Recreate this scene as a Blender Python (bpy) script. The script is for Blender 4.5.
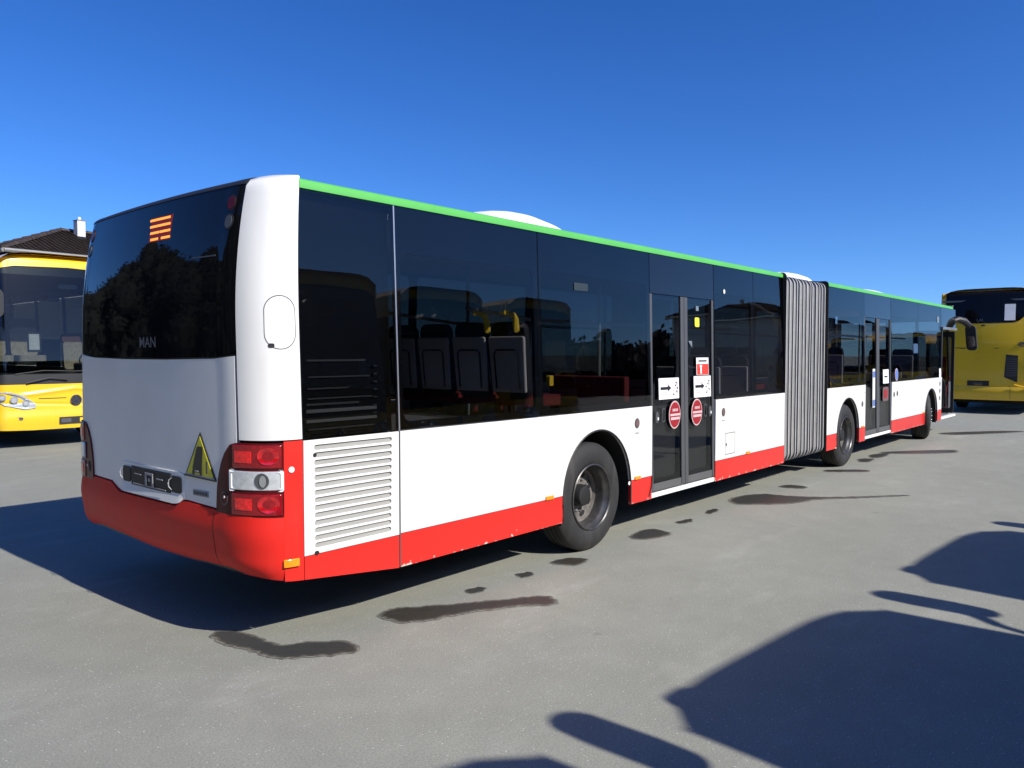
import bpy, bmesh, math, random
from mathutils import Vector, Matrix
from mathutils.geometry import tessellate_polygon
R = math.radians
random.seed(7)
for o in list(bpy.data.objects):
    bpy.data.objects.remove(o, do_unlink=True)
scene = bpy.context.scene
COL = scene.collection

# ------------------------------------------------------------------ camera
# The long bus stands on the ground plane with its door side in the plane y = 0, rear near x = 0, front near x = 18.
cam_d = bpy.data.cameras.new('camera')
cam = bpy.data.objects.new('camera', cam_d)
COL.objects.link(cam)
YAW, PITCH = R(40.897), R(-2.2957)
cam.location = (-2.2048, -3.8870, 1.7462)
cam.rotation_euler = (R(90) + PITCH, 0, YAW - R(90))
cam_d.sensor_fit = 'HORIZONTAL'
cam_d.sensor_width = 36.0
cam_d.lens = 777.93 / 1024 * 36.0
cam_d.clip_start = 0.05
cam_d.clip_end = 3000
scene.camera = cam

# ------------------------------------------------------------------ light
SUN_EL = math.atan(1 / 1.31)
SUN_DIR = Vector((0.03 * math.cos(SUN_EL), -math.cos(SUN_EL), math.sin(SUN_EL))).normalized()   # towards the sun
world = bpy.data.worlds.new("World")
scene.world = world
world.use_nodes = True
wn = world.node_tree.nodes; wl = world.node_tree.links
sky = wn.new('ShaderNodeTexSky')
sky.sky_type = 'NISHITA'
sky.sun_disc = False
sky.sun_elevation = SUN_EL
sky.sun_rotation = math.atan2(SUN_DIR.x, SUN_DIR.y)
sky.altitude = 300
sky.air_density = 1.0
sky.dust_density = 0.4
sky.ozone_density = 2.5
tcw = wn.new('ShaderNodeTexCoord')
mpw = wn.new('ShaderNodeMapping')                      # sample the sky a little above the true horizon: very clear dry air
mpw.inputs['Location'].default_value = (0, 0, .10)
wl.new(tcw.outputs['Generated'], mpw.inputs[0])
nrm = wn.new('ShaderNodeVectorMath'); nrm.operation = 'NORMALIZE'
wl.new(mpw.outputs[0], nrm.inputs[0]); wl.new(nrm.outputs[0], sky.inputs['Vector'])
hsv = wn.new('ShaderNodeHueSaturation')
hsv.inputs['Hue'].default_value = 0.509
hsv.inputs['Saturation'].default_value = 1.30
hsv.inputs['Value'].default_value = 1.2
wl.new(sky.outputs[0], hsv.inputs['Color'])
gam = wn.new('ShaderNodeGamma'); gam.inputs['Gamma'].default_value = 1.30
wl.new(hsv.outputs[0], gam.inputs['Color']); wl.new(gam.outputs[0], wn['Background'].inputs['Color'])
wn['Background'].inputs['Strength'].default_value = 0.066
sun_d = bpy.data.lights.new('sun', 'SUN')
sun_d.energy = 4.5
sun_d.angle = R(0.55)
sun_d.color = (1.0, 0.955, 0.88)
sun = bpy.data.objects.new('sun', sun_d)
COL.objects.link(sun)
sun.location = (0, -20, 20)
sun.rotation_euler = SUN_DIR.to_track_quat('Z', 'Y').to_euler()
scene.view_settings.view_transform = 'Standard'
scene.view_settings.look = 'None'
scene.view_settings.gamma = 1
scene.view_settings.exposure = 0.46
scene.view_settings.use_curve_mapping = False
scene.cycles.max_bounces = 10
scene.cycles.transparent_max_bounces = 24
scene.cycles.glossy_bounces = 4
scene.cycles.caustics_reflective = False
scene.cycles.caustics_refractive = False

# ------------------------------------------------------------------ materials
def new_mat(name):
    m = bpy.data.materials.new(name)
    m.use_nodes = True
    nt = m.node_tree
    return m, nt.nodes, nt.links, nt.nodes['Principled BSDF']

def mat(name, col, rough=0.5, metal=0.0, coat=0.0, var=0.06, scale=3.0, bump=0.0, bscale=200.0, spec=0.5, dirt=0.0, rvar=0.1):
    """Plain procedural material: slight colour and roughness mottling, optional fine bump and low dirt."""
    m, n, l, b = new_mat(name)
    tc = n.new('ShaderNodeTexCoord')
    nz = n.new('ShaderNodeTexNoise'); nz.inputs['Scale'].default_value = scale; nz.inputs['Detail'].default_value = 6
    l.new(tc.outputs['Object'], nz.inputs['Vector'])
    cr = n.new('ShaderNodeValToRGB')
    c0 = [max(0, c * (1 - var)) for c in col]; c1 = [min(1, c * (1 + var)) for c in col]
    cr.color_ramp.elements[0].color = (*c0, 1); cr.color_ramp.elements[1].color = (*c1, 1)
    cr.color_ramp.elements[0].position = .3; cr.color_ramp.elements[1].position = .7
    l.new(nz.outputs['Fac'], cr.inputs['Fac'])
    out = cr.outputs['Color']
    if dirt > 0:
        sp = n.new('ShaderNodeSeparateXYZ'); l.new(tc.outputs['Object'], sp.inputs[0])
        n2 = n.new('ShaderNodeTexNoise'); n2.inputs['Scale'].default_value = 9; n2.inputs['Detail'].default_value = 8
        mp = n.new('ShaderNodeMapping'); mp.inputs['Scale'].default_value = (1, 1, .25)
        l.new(tc.outputs['Object'], mp.inputs[0]); l.new(mp.outputs[0], n2.inputs['Vector'])
        r2 = n.new('ShaderNodeMapRange'); r2.inputs['From Min'].default_value = .52; r2.inputs['From Max'].default_value = .8
        r2.inputs['To Min'].default_value = 0; r2.inputs['To Max'].default_value = dirt
        l.new(n2.outputs['Fac'], r2.inputs['Value'])
        mx = n.new('ShaderNodeMixRGB'); mx.inputs['Color2'].default_value = (.22, .2, .17, 1)
        l.new(r2.outputs[0], mx.inputs['Fac']); l.new(out, mx.inputs['Color1']); out = mx.outputs[0]
    l.new(out, b.inputs['Base Color'])
    mr = n.new('ShaderNodeMapRange'); mr.inputs['To Min'].default_value = max(0, rough - rvar * rough); mr.inputs['To Max'].default_value = min(1, rough + rvar * rough)
    l.new(nz.outputs['Fac'], mr.inputs['Value']); l.new(mr.outputs[0], b.inputs['Roughness'])
    b.inputs['Metallic'].default_value = metal
    b.inputs['Specular IOR Level'].default_value = spec
    b.inputs['Coat Weight'].default_value = coat
    b.inputs['Coat Roughness'].default_value = 0.05
    if bump > 0:
        nb = n.new('ShaderNodeTexNoise'); nb.inputs['Scale'].default_value = bscale; nb.inputs['Detail'].default_value = 3
        l.new(tc.outputs['Object'], nb.inputs['Vector'])
        bp = n.new('ShaderNodeBump'); bp.inputs['Strength'].default_value = bump; bp.inputs['Distance'].default_value = .01
        l.new(nb.outputs['Fac'], bp.inputs['Height']); l.new(bp.outputs[0], b.inputs['Normal'])
    return m

def glass_mat(name, tint, wave=0.0):
    """Tinted safety glass: each of the two faces lets `tint` through and mirrors by angle."""
    m, n, l, b = new_mat(name)
    n.remove(b)
    out = n['Material Output']
    tr = n.new('ShaderNodeBsdfTransparent'); tr.inputs['Color'].default_value = (*tint, 1)
    gl = n.new('ShaderNodeBsdfGlossy'); gl.inputs['Roughness'].default_value = 0.0
    fr0 = n.new('ShaderNodeFresnel'); fr0.inputs['IOR'].default_value = 1.55
    ge = n.new('ShaderNodeNewGeometry')
    inv = n.new('ShaderNodeMath'); inv.operation = 'SUBTRACT'; inv.inputs[0].default_value = 1.0; l.new(ge.outputs['Backfacing'], inv.inputs[1])
    fr = n.new('ShaderNodeMath'); fr.operation = 'MULTIPLY'; l.new(fr0.outputs[0], fr.inputs[0]); l.new(inv.outputs[0], fr.inputs[1])
    mx = n.new('ShaderNodeMixShader')
    if wave:
        tc = n.new('ShaderNodeTexCoord'); nz = n.new('ShaderNodeTexNoise'); nz.inputs['Scale'].default_value = 1.1; nz.inputs['Detail'].default_value = 1
        l.new(tc.outputs['Object'], nz.inputs['Vector'])
        bp = n.new('ShaderNodeBump'); bp.inputs['Strength'].default_value = wave; bp.inputs['Distance'].default_value = .05
        l.new(nz.outputs['Fac'], bp.inputs['Height']); l.new(bp.outputs[0], gl.inputs['Normal'])
    l.new(fr.outputs[0], mx.inputs['Fac']); l.new(tr.outputs[0], mx.inputs[1]); l.new(gl.outputs[0], mx.inputs[2])
    l.new(mx.outputs[0], out.inputs['Surface'])
    return m

def emit_mat(name, col, strength):
    m, n, l, b = new_mat(name)
    b.inputs['Base Color'].default_value = (*[c * .3 for c in col], 1)
    b.inputs['Emission Color'].default_value = (*col, 1)
    b.inputs['Emission Strength'].default_value = strength
    return m

def red_paint(name):
    """Red skirt paint with chipped pale patches low down."""
    m = mat(name, (.64, .020, .014), rough=.32, coat=.25, var=.05, scale=2.0)
    n = m.node_tree.nodes; l = m.node_tree.links; b = n['Principled BSDF']
    src = b.inputs['Base Color'].links[0].from_socket
    tc = n.new('ShaderNodeTexCoord'); sp = n.new('ShaderNodeSeparateXYZ'); l.new(tc.outputs['Object'], sp.inputs[0])
    nz = n.new('ShaderNodeTexNoise'); nz.inputs['Scale'].default_value = 22; nz.inputs['Detail'].default_value = 6
    l.new(tc.outputs['Object'], nz.inputs['Vector'])
    low = n.new('ShaderNodeMapRange'); low.inputs['From Min'].default_value = .33; low.inputs['From Max'].default_value = .38
    low.inputs['To Min'].default_value = .16; low.inputs['To Max'].default_value = 0
    l.new(sp.outputs['Z'], low.inputs['Value'])
    ad = n.new('ShaderNodeMath'); ad.operation = 'ADD'; l.new(nz.outputs['Fac'], ad.inputs[0]); l.new(low.outputs[0], ad.inputs[1])
    gt = n.new('ShaderNodeMath'); gt.operation = 'GREATER_THAN'; gt.inputs[1].default_value = .735; l.new(ad.outputs[0], gt.inputs[0])
    mx = n.new('ShaderNodeMixRGB'); mx.inputs['Color2'].default_value = (.6, .52, .45, 1)
    l.new(gt.outputs[0], mx.inputs['Fac']); l.new(src, mx.inputs['Color1']); l.new(mx.outputs[0], b.inputs['Base Color'])
    return m

M = {}
M['white'] = mat('white_paint', (.76, .755, .72), rough=.3, coat=.3, var=.03, scale=1.2, dirt=.10)
M['white_plastic'] = mat('white_plastic', (.8, .8, .78), rough=.45, var=.03)
M['louvre'] = mat('louvre_grey', (.34, .335, .31), rough=.5)
M['flap_white'] = mat('flap_white', (.84, .84, .78), rough=.4, coat=.15, var=.04, scale=2.0, dirt=.05)  # bus white, warmed and lifted to offset blue skylight on the shaded rear
M['red'] = red_paint('red_paint')
M['bumper_red'] = mat('bumper_red', (.68, .020, .013), rough=.5, coat=0, var=.06, scale=3.0, dirt=.05, spec=.3)
M['green'] = mat('green_paint', (.10, .43, .08), rough=.4, var=.05)
M['black_gloss'] = mat('black_gloss', (.006, .006, .007), rough=.03, var=.1, rvar=.0, spec=.26)
M['header_gloss'] = mat('header_gloss', (.006, .006, .007), rough=.03, var=.1, rvar=.0, spec=.48)
M['black_frit'] = mat('black_frit', (.006, .006, .007), rough=.35)
M['black'] = mat('black_plastic', (.016, .016, .017), rough=.55)
M['underbody'] = mat('underbody_black', (.008, .008, .008), rough=.8)
M['dark_grey'] = mat('dark_grey_metal', (.075, .077, .08), rough=.45, var=.08)
M['door_grey'] = mat('door_grey', (.10, .10, .10), rough=.4, var=.08)
M['rubber'] = mat('tyre_rubber', (.019, .0185, .0185), rough=.75, var=.18, scale=9, bump=.12, bscale=60, dirt=.14)
M['rim_disc'] = mat('rim_disc_steel', (.17, .155, .14), rough=.55, metal=.2, var=.35, scale=16, dirt=.5)
M['rim_dark'] = mat('rim_steel_dark', (.085, .083, .082), rough=.36, metal=.6, var=.25, scale=14, dirt=.4)
M['rim_silver'] = mat('rim_steel', (.42, .42, .43), rough=.35, metal=.7, var=.15, scale=10, dirt=.3)
M['hub'] = mat('hub_black', (.012, .012, .012), rough=.6)
M['bellows'] = mat('bellows_fabric', (.26, .256, .248), rough=.85, var=.16, scale=5, bump=.2, bscale=90, dirt=.3)
M['bellows_rib'] = mat('bellows_rib', (.36, .355, .345), rough=.6, var=.12, scale=6, dirt=.25)
M['silver'] = mat('silver_trim', (.55, .55, .55), rough=.35, metal=.8)
M['chrome'] = mat('lamp_reflector', (.85, .86, .88), rough=.12, metal=1.0, var=.05, scale=30)
M['lens_red'] = mat('lens_red', (.24, .004, .008), rough=.12, coat=.3, var=.25, scale=40)
M['lens_bright'] = mat('lens_bright_red', (.85, .012, .012), rough=.2, coat=.6, var=.35, scale=45)
M['lens_mid'] = mat('lens_mid_red', (.48, .008, .012), rough=.1, coat=1.0, var=.35, scale=25)
M['lens_dark'] = mat('lens_dark_red', (.085, .006, .007), rough=.3, coat=0, var=.15, scale=20, spec=.2)
M['lens_clear'] = mat('lens_clear', (.74, .77, .78), rough=.1, coat=1.0, var=.15, scale=30, metal=.5)
M['amber'] = mat('amber_lens', (.9, .28, .01), rough=.2, coat=.6, var=.12, scale=60)
M['led'] = emit_mat('led_orange', (1.0, .26, .03), 1.5)
M['led_dim'] = emit_mat('led_dim', (.40, .03, .01), .16)
M['yellow_sticker'] = mat('yellow_sticker', (.74, .68, .04), rough=.4)
M['paper'] = mat('white_sticker', (.82, .82, .8), rough=.5)
M['sticker_red'] = mat('sticker_red', (.32, .015, .02), rough=.4)
M['sticker_bright'] = mat('sticker_bright_red', (.75, .05, .03), rough=.4)
M['sticker_ring'] = mat('sticker_ring', (.62, .45, .45), rough=.4)
M['sticker_black'] = mat('sticker_black', (.02, .018, .02), rough=.4)
M['sticker_blue'] = mat('sticker_blue', (.12, .2, .5), rough=.4)
M['sticker_slate'] = mat('sticker_slate', (.025, .036, .04), rough=.5)
M['sticker_dull'] = mat('sticker_dull', (.16, .09, .09), rough=.5)
M['sticker_navy'] = mat('sticker_navy', (.05, .09, .17), rough=.4)
M['logo_grey'] = mat('logo_grey', (.20, .22, .24), rough=.3, metal=.5)
M['tiny_grey'] = mat('tiny_grey', (.35, .35, .35), rough=.5)
M['seat_shell'] = mat('seat_shell_grey', (.62, .60, .62), rough=.45)
M['seat_dark'] = mat('seat_dark', (.018, .018, .022), rough=.6)
M['seat_fabric'] = mat('seat_fabric_red', (.16, .012, .014), rough=.9, var=.4, scale=60)
M['seat_blue'] = mat('seat_fabric_blue', (.03, .05, .12), rough=.9, var=.4, scale=60)
M['grab_yellow'] = mat('grab_yellow', (.9, .62, .05), rough=.35)
M['pole'] = mat('pole_steel', (.30, .34, .33), rough=.35, metal=.5)
M['lining'] = mat('interior_lining', (.55, .55, .54), rough=.7)
M['floor_lining'] = mat('floor_lining', (.16, .16, .165), rough=.7)
M['glass'] = glass_mat('tinted_glass', (.63, .635, .635), wave=.06)
M['glass_dark'] = glass_mat('dark_tinted_glass', (.19, .20, .20), wave=.05)
M['glass_clear'] = glass_mat('windscreen_glass', (.60, .63, .62))
M['coach_yellow'] = mat('coach_yellow', (.76, .49, .022), rough=.28, coat=.5, var=.03, scale=2, dirt=.04)
M['coach_seat'] = mat('coach_seat_beige', (.52, .42, .31), rough=.8, var=.2, scale=20)
M['coach_seat_top'] = mat('coach_seat_brown', (.17, .06, .035), rough=.6)
M['brick_red'] = mat('grab_red', (.30, .02, .03), rough=.4)

# ------------------------------------------------------------------ mesh helpers
class MB:
    """Collects shapes into one mesh with several material slots."""
    def __init__(s):
        s.v = []; s.f = []; s.m = []
    def add(s, vs, fs, mi=0):
        k = len(s.v); s.v += [tuple(v) for v in vs]
        for f in fs:
            s.f.append(tuple(i + k for i in f)); s.m.append(mi)
        return s
    def box(s, x0, x1, y0, y1, z0, z1, mi=0):
        vs = [(x, y, z) for x in (x0, x1) for y in (y0, y1) for z in (z0, z1)]
        return s.add(vs, [(0, 1, 3, 2), (4, 6, 7, 5), (0, 4, 5, 1), (2, 3, 7, 6), (0, 2, 6, 4), (1, 5, 7, 3)], mi)
    def tube(s, pts, r, seg=10, mi=0, cap=True):
        pts = [Vector(p) for p in pts]
        rs = r if isinstance(r, (list, tuple)) else [r] * len(pts)
        vs = []; fs = []
        up = Vector((0, 0, 1))
        for i, p in enumerate(pts):
            d = (pts[min(i + 1, len(pts) - 1)] - pts[max(i - 1, 0)]).normalized()
            a = d.cross(up)
            if a.length < 1e-3: a = d.cross(Vector((1, 0, 0)))
            a.normalize(); b = d.cross(a)
            for k in range(seg):
                t = 2 * math.pi * k / seg
                vs.append(p + (a * math.cos(t) + b * math.sin(t)) * rs[i])
        for i in range(len(pts) - 1):
            for k in range(seg):
                q = (k + 1) % seg
                fs.append((i * seg + k, i * seg + q, (i + 1) * seg + q, (i + 1) * seg + k))
        if cap:
            fs.append(tuple(range(seg))); fs.append(tuple((len(pts) - 1) * seg + k for k in range(seg)))
        return s.add(vs, fs, mi)
    def lathe(s, prof, seg=48, mi=0, T=None, a0=0, a1=2 * math.pi):
        """prof: (radius, y) pairs turned about the y axis."""
        full = abs(a1 - a0 - 2 * math.pi) < 1e-6
        n = seg if full else seg + 1
        vs = []; fs = []
        for (r, y) in prof:
            for k in range(n):
                t = a0 + (a1 - a0) * k / seg
                v = (r * math.cos(t), y, r * math.sin(t)); vs.append(T(*v) if T else v)
        for i in range(len(prof) - 1):
            for k in range(seg):
                q = (k + 1) % n
                fs.append((i * n + k, i * n + q, (i + 1) * n + q, (i + 1) * n + k))
        return s.add(vs, fs, mi)
    def plate(s, outer, holes, th, mp, mi=0, d0=0.0):
        """Flat polygon with holes, thickened from depth d0 to d0+th; mp(u, v, d) -> xyz."""
        loops = [outer] + list(holes)
        tris = tessellate_polygon([[Vector((u, v, 0)) for u, v in lp] for lp in loops])
        flat = [q for lp in loops for q in lp]; n = len(flat)
        vs = [mp(u, v, d0) for u, v in flat] + [mp(u, v, d0 + th) for u, v in flat]
        fs = [tuple(t) for t in tris] + [tuple(i + n for i in reversed(t)) for t in tris]
        k = 0
        for lp in loops:
            m = len(lp)
            for i in range(m):
                j = (i + 1) % m
                fs.append((k + i, k + j, k + j + n, k + i + n))
            k += m
        return s.add(vs, fs, mi)
    def build(s, name, mats, parent=None, smooth=35, bevel=0.0, loc=None, rot=None, recalc=True):
        me = bpy.data.meshes.new(name)
        me.from_pydata(s.v, [], s.f)
        for i, p in enumerate(me.polygons): p.material_index = s.m[i]
        bm = bmesh.new(); bm.from_mesh(me)
        if recalc: bmesh.ops.recalc_face_normals(bm, faces=bm.faces)
        bm.to_mesh(me); bm.free()
        for mt in (mats if isinstance(mats, (list, tuple)) else [mats]): me.materials.append(mt)
        if smooth:
            me.shade_smooth()
            me.set_sharp_from_angle(angle=R(smooth))
        o = bpy.data.objects.new(name, me); COL.objects.link(o)
        if parent: o.parent = parent
        if loc: o.location = loc
        if rot: o.rotation_euler = rot
        if bevel:
            b = o.modifiers.new('bevel', 'BEVEL'); b.width = bevel; b.segments = 2; b.limit_method = 'ANGLE'; b.angle_limit = R(40)
        return o

def tag(o, label=None, cat=None, group=None, kind=None):
    if label: o['label'] = label
    if cat: o['category'] = cat
    if group: o['group'] = group
    if kind: o['kind'] = kind
    return o

def empty(name, loc=(0, 0, 0), rz=0, parent=None):
    o = bpy.data.objects.new(name, None); COL.objects.link(o)
    o.location = loc; o.rotation_euler = (0, 0, rz); o.empty_display_size = .3
    if parent: o.parent = parent
    return o

KIDS = {}
def copy_tree(o, parent=None):
    c = o.copy(); COL.objects.link(c)
    c.parent = parent
    for ch in list(o.children): copy_tree(ch, c)
    return c

def rrect(u0, u1, v0, v1, r, n=5):
    """rounded rectangle outline"""
    r = min(r, abs(u1 - u0) / 2 - 1e-4, abs(v1 - v0) / 2 - 1e-4)
    pts = []
    for cx, cy, a in ((u1 - r, v0 + r, -90), (u1 - r, v1 - r, 0), (u0 + r, v1 - r, 90), (u0 + r, v0 + r, 180)):
        for k in range(n + 1):
            t = R(a + 90 * k / n); pts.append((cx + r * math.cos(t), cy + r * math.sin(t)))
    return pts

def ell(cu, cv, ru, rv, n=28):
    return [(cu + ru * math.cos(2 * math.pi * k / n), cv + rv * math.sin(2 * math.pi * k / n)) for k in range(n)]

def text_polys(txt, size, bold=0.0):
    """Triangles of a text, centred on the origin, in the xy plane."""
    c = bpy.data.curves.new('t', 'FONT'); c.body = txt; c.size = size; c.align_x = 'CENTER'; c.align_y = 'CENTER'; c.offset = bold; c.resolution_u = 2
    o = bpy.data.objects.new('t', c)
    me = o.to_mesh()
    vs = [(v.co.x, v.co.y) for v in me.vertices]; fs = [tuple(p.vertices) for p in me.polygons]
    o.to_mesh_clear(); bpy.data.objects.remove(o); bpy.data.curves.remove(c)
    return vs, fs

def add_text(mb, txt, size, mp, mi=0, bold=0.0):
    vs, fs = text_polys(txt, size, bold)
    mb.add([mp(x, y) for x, y in vs], fs, mi)

def lerp(pts, x):
    if x <= pts[0][0]: return pts[0][1]
    for (a, b), (c, d) in zip(pts, pts[1:]):
        if x <= c: return b + (d - b) * (x - a) / (c - a)
    return pts[-1][1]

class Nose:
    """The rounded end of a vehicle. s runs round the plan outline, z goes up; off is the distance outward from the skin."""
    def __init__(s, W, run, ra, rb, ca, bulge, n=2.3, ra2=None, rb2=None, lw=0.0, lean=None, tumble=None, T=None):
        s.run = run; s.ra = ra; s.lw = lw; s.W = W; s.lean = lean or (lambda z: 0.0); s.tumble = tumble or (lambda z: 0.0); s.T = T or (lambda a, b, z: (a, b, z))
        def corner(ra, rb):
            p = [(run, 0.0)]
            for i in range(1, 25):
                th = math.pi / 2 * (1 - i / 24); c = max(0, math.cos(th)); q = max(0, math.sin(th))
                p.append((run - ra * c ** (2 / n), rb - rb * q ** (2 / n)))
            x0 = run - ra
            for i in range(1, 21):
                y = rb + (W / 2 - rb) * i / 20
                p.append((x0 - bulge + bulge * ((W / 2 - y) / (W / 2 - rb)) ** 2, y))
            return p
        A = corner(ra, rb)
        B = corner(ra2 or ra, rb2 or rb)
        dx = A[-1][0] - B[-1][0]
        s.pl = A + [(x + dx, W - y) for x, y in B[:-1]][::-1]
        s.ls = [0.0]
        for (a, b), (c, d) in zip(s.pl, s.pl[1:]): s.ls.append(s.ls[-1] + math.hypot(c - a, d - b))
        s.L = s.ls[-1]
    def at(s, q):
        q = min(max(q, 0), s.L)
        lo, hi = 0, len(s.ls) - 1
        while hi - lo > 1:
            m = (lo + hi) // 2
            if s.ls[m] <= q: lo = m
            else: hi = m
        t = (q - s.ls[lo]) / max(1e-9, s.ls[hi] - s.ls[lo])
        return s.pl[lo][0] + (s.pl[hi][0] - s.pl[lo][0]) * t, s.pl[lo][1] + (s.pl[hi][1] - s.pl[lo][1]) * t
    def P(s, q, z, off=0.0):
        x, y = s.at(q)
        x1, y1 = s.at(q - .012); x2, y2 = s.at(q + .012)
        tx, ty = x2 - x1, y2 - y1; l = math.hypot(tx, ty) or 1
        nx, ny = -ty / l, tx / l            # outward: away from the vehicle
        x += nx * off; y += ny * off
        y = s.W / 2 + (y - s.W / 2) * (1 - s.tumble(z) / (s.W / 2))
        k = min(1.0, max(0.0, (s.run - x) / s.ra))
        return s.T(x + s.lean(z) * (s.lw + (1 - s.lw) * k * (2 - k)), y, z)
    def patch(s, mb, s0, s1, zlo, zhi, off=0.0, th=.02, ns=24, nz=8, mi=0):
        fl = zlo if callable(zlo) else (lambda q: zlo)
        fh = zhi if callable(zhi) else (lambda q: zhi)
        fo = off if callable(off) else (lambda q, z: off)
        vs = []; N = (ns + 1) * (nz + 1)
        for back in (0, 1):
            for i in range(ns + 1):
                q = s0 + (s1 - s0) * i / ns
                a, b = fl(q), fh(q)
                for j in range(nz + 1):
                    z = a + (b - a) * j / nz
                    vs.append(s.P(q, z, fo(q, z) - back * th))
        fs = []; I = lambda i, j, b: b * N + i * (nz + 1) + j
        for i in range(ns):
            for j in range(nz):
                fs.append((I(i, j, 0), I(i + 1, j, 0), I(i + 1, j + 1, 0), I(i, j + 1, 0)))
                fs.append((I(i, j, 1), I(i, j + 1, 1), I(i + 1, j + 1, 1), I(i + 1, j, 1)))
        for i in range(ns):
            for j in (0, nz): fs.append((I(i, j, 0), I(i + 1, j, 0), I(i + 1, j, 1), I(i, j, 1)))
        for j in range(nz):
            for i in (0, ns): fs.append((I(i, j, 0), I(i, j + 1, 0), I(i, j + 1, 1), I(i, j, 1)))
        mb.add(vs, fs, mi)
    def poly(s, mb, outer, holes=(), off=.003, th=.003, mi=0):
        mb.plate(outer, holes, th, lambda u, v, d: s.P(u, v, off - d), mi)

# ------------------------------------------------------------------ ground
def ground_material():
    m, n, l, b = new_mat('asphalt')
    tc = n.new('ShaderNodeTexCoord')
    def noise(scale, detail=4, rough=.6):
        q = n.new('ShaderNodeTexNoise'); q.inputs['Scale'].default_value = scale; q.inputs['Detail'].default_value = detail; q.inputs['Roughness'].default_value = rough
        l.new(tc.outputs['Object'], q.inputs['Vector']); return q.outputs['Fac']
    def ramp(src, p0, c0, p1, c1):
        r = n.new('ShaderNodeValToRGB'); e = r.color_ramp.elements
        e[0].position = p0; e[0].color = (*c0, 1); e[1].position = p1; e[1].color = (*c1, 1)
        l.new(src, r.inputs['Fac']); return r.outputs['Color']
    def mix(fac, a, bb, mode='MIX'):
        x = n.new('ShaderNodeMixRGB'); x.blend_type = mode
        if isinstance(fac, float): x.inputs['Fac'].default_value = fac
        else: l.new(fac, x.inputs['Fac'])
        l.new(a, x.inputs['Color1']); l.new(bb, x.inputs['Color2']); return x.outputs[0]
    base = ramp(noise(.35, 6), .3, (.250, .251, .215), .72, (.290, .291, .250))
    mid = ramp(noise(2.6, 8, .7), .3, (.90, .90, .90), .75, (1.07, 1.07, 1.06))
    base = mix(1.0, base, mid, 'MULTIPLY')
    fine = ramp(noise(95, 5, .9), .34, (.60, .60, .59), .68, (1.36, 1.36, 1.33))
    base = mix(1.0, base, fine, 'MULTIPLY')
    vor = n.new('ShaderNodeTexVoronoi'); vor.inputs['Scale'].default_value = 52
    l.new(tc.outputs['Object'], vor.inputs['Vector'])
    speck = n.new('ShaderNodeMath'); speck.operation = 'LESS_THAN'; speck.inputs[1].default_value = .17; l.new(vor.outputs['Distance'], speck.inputs[0])
    gate = n.new('ShaderNodeMath'); gate.operation = 'GREATER_THAN'; gate.inputs[1].default_value = .82
    sep = n.new('ShaderNodeSeparateColor'); l.new(vor.outputs['Color'], sep.inputs[0]); l.new(sep.outputs[0], gate.inputs[0])
    both = n.new('ShaderNodeMath'); both.operation = 'MULTIPLY'; l.new(speck.outputs[0], both.inputs[0]); l.new(gate.outputs[0], both.inputs[1])
    pale = n.new('ShaderNodeRGB'); pale.outputs[0].default_value = (.56, .55, .50, 1)
    base = mix(both.outputs[0], base, pale.outputs[0])
    # faint pale scuffs, stretched
    mp = n.new('ShaderNodeMapping'); mp.inputs['Rotation'].default_value = (0, 0, R(25)); mp.inputs['Scale'].default_value = (.5, 1.6, 1)
    l.new(tc.outputs['Object'], mp.inputs[0])
    sc = n.new('ShaderNodeTexNoise'); sc.inputs['Scale'].default_value = 1.1; sc.inputs['Detail'].default_value = 9; sc.inputs['Roughness'].default_value = .7
    l.new(mp.outputs[0], sc.inputs['Vector'])
    scr = n.new('ShaderNodeMapRange'); scr.inputs['From Min'].default_value = .56; scr.inputs['From Max'].default_value = .75; scr.inputs['To Max'].default_value = .22
    l.new(sc.outputs['Fac'], scr.inputs['Value'])
    base = mix(scr.outputs[0], base, pale.outputs[0])
    # small dark oil spots
    sp = n.new('ShaderNodeTexNoise'); sp.inputs['Scale'].default_value = 3.2; sp.inputs['Detail'].default_value = 5
    l.new(tc.outputs['Object'], sp.inputs['Vector'])
    spr = n.new('ShaderNodeMapRange'); spr.inputs['From Min'].default_value = .70; spr.inputs['From Max'].default_value = .76; spr.inputs['To Max'].default_value = .45
    l.new(sp.outputs['Fac'], spr.inputs['Value'])
    dark = n.new('ShaderNodeRGB'); dark.outputs[0].default_value = (.08, .078, .07, 1)
    base = mix(spr.outputs[0], base, dark.outputs[0])
    l.new(base, b.inputs['Base Color'])
    b.inputs['Roughness'].default_value = .88
    b.inputs['Specular IOR Level'].default_value = .35
    bp = n.new('ShaderNodeBump'); bp.inputs['Strength'].default_value = .30; bp.inputs['Distance'].default_value = .003
    l.new(noise(260, 3, .7), bp.inputs['Height']); l.new(bp.outputs[0], b.inputs['Normal'])
    return m

g = MB().add([(-400, -400, 0), (400, -400, 0), (400, 400, 0), (-400, 400, 0)], [(0, 1, 2, 3)])
tag(g.build('ground', ground_material(), smooth=0), kind='structure')

M['damp'] = mat('damp_asphalt', (.080, .073, .058), rough=.6, var=.5, scale=28, bump=.3, bscale=200, spec=.3)
M['drying'] = mat('drying_asphalt', (.155, .150, .125), rough=.8, var=.5, scale=32, bump=.3, bscale=200, spec=.3)
M['wet'] = mat('wet_asphalt', (.046, .040, .030), rough=.38, var=.22, scale=30, bump=.35, bscale=110, spec=.4, rvar=.4)

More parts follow.
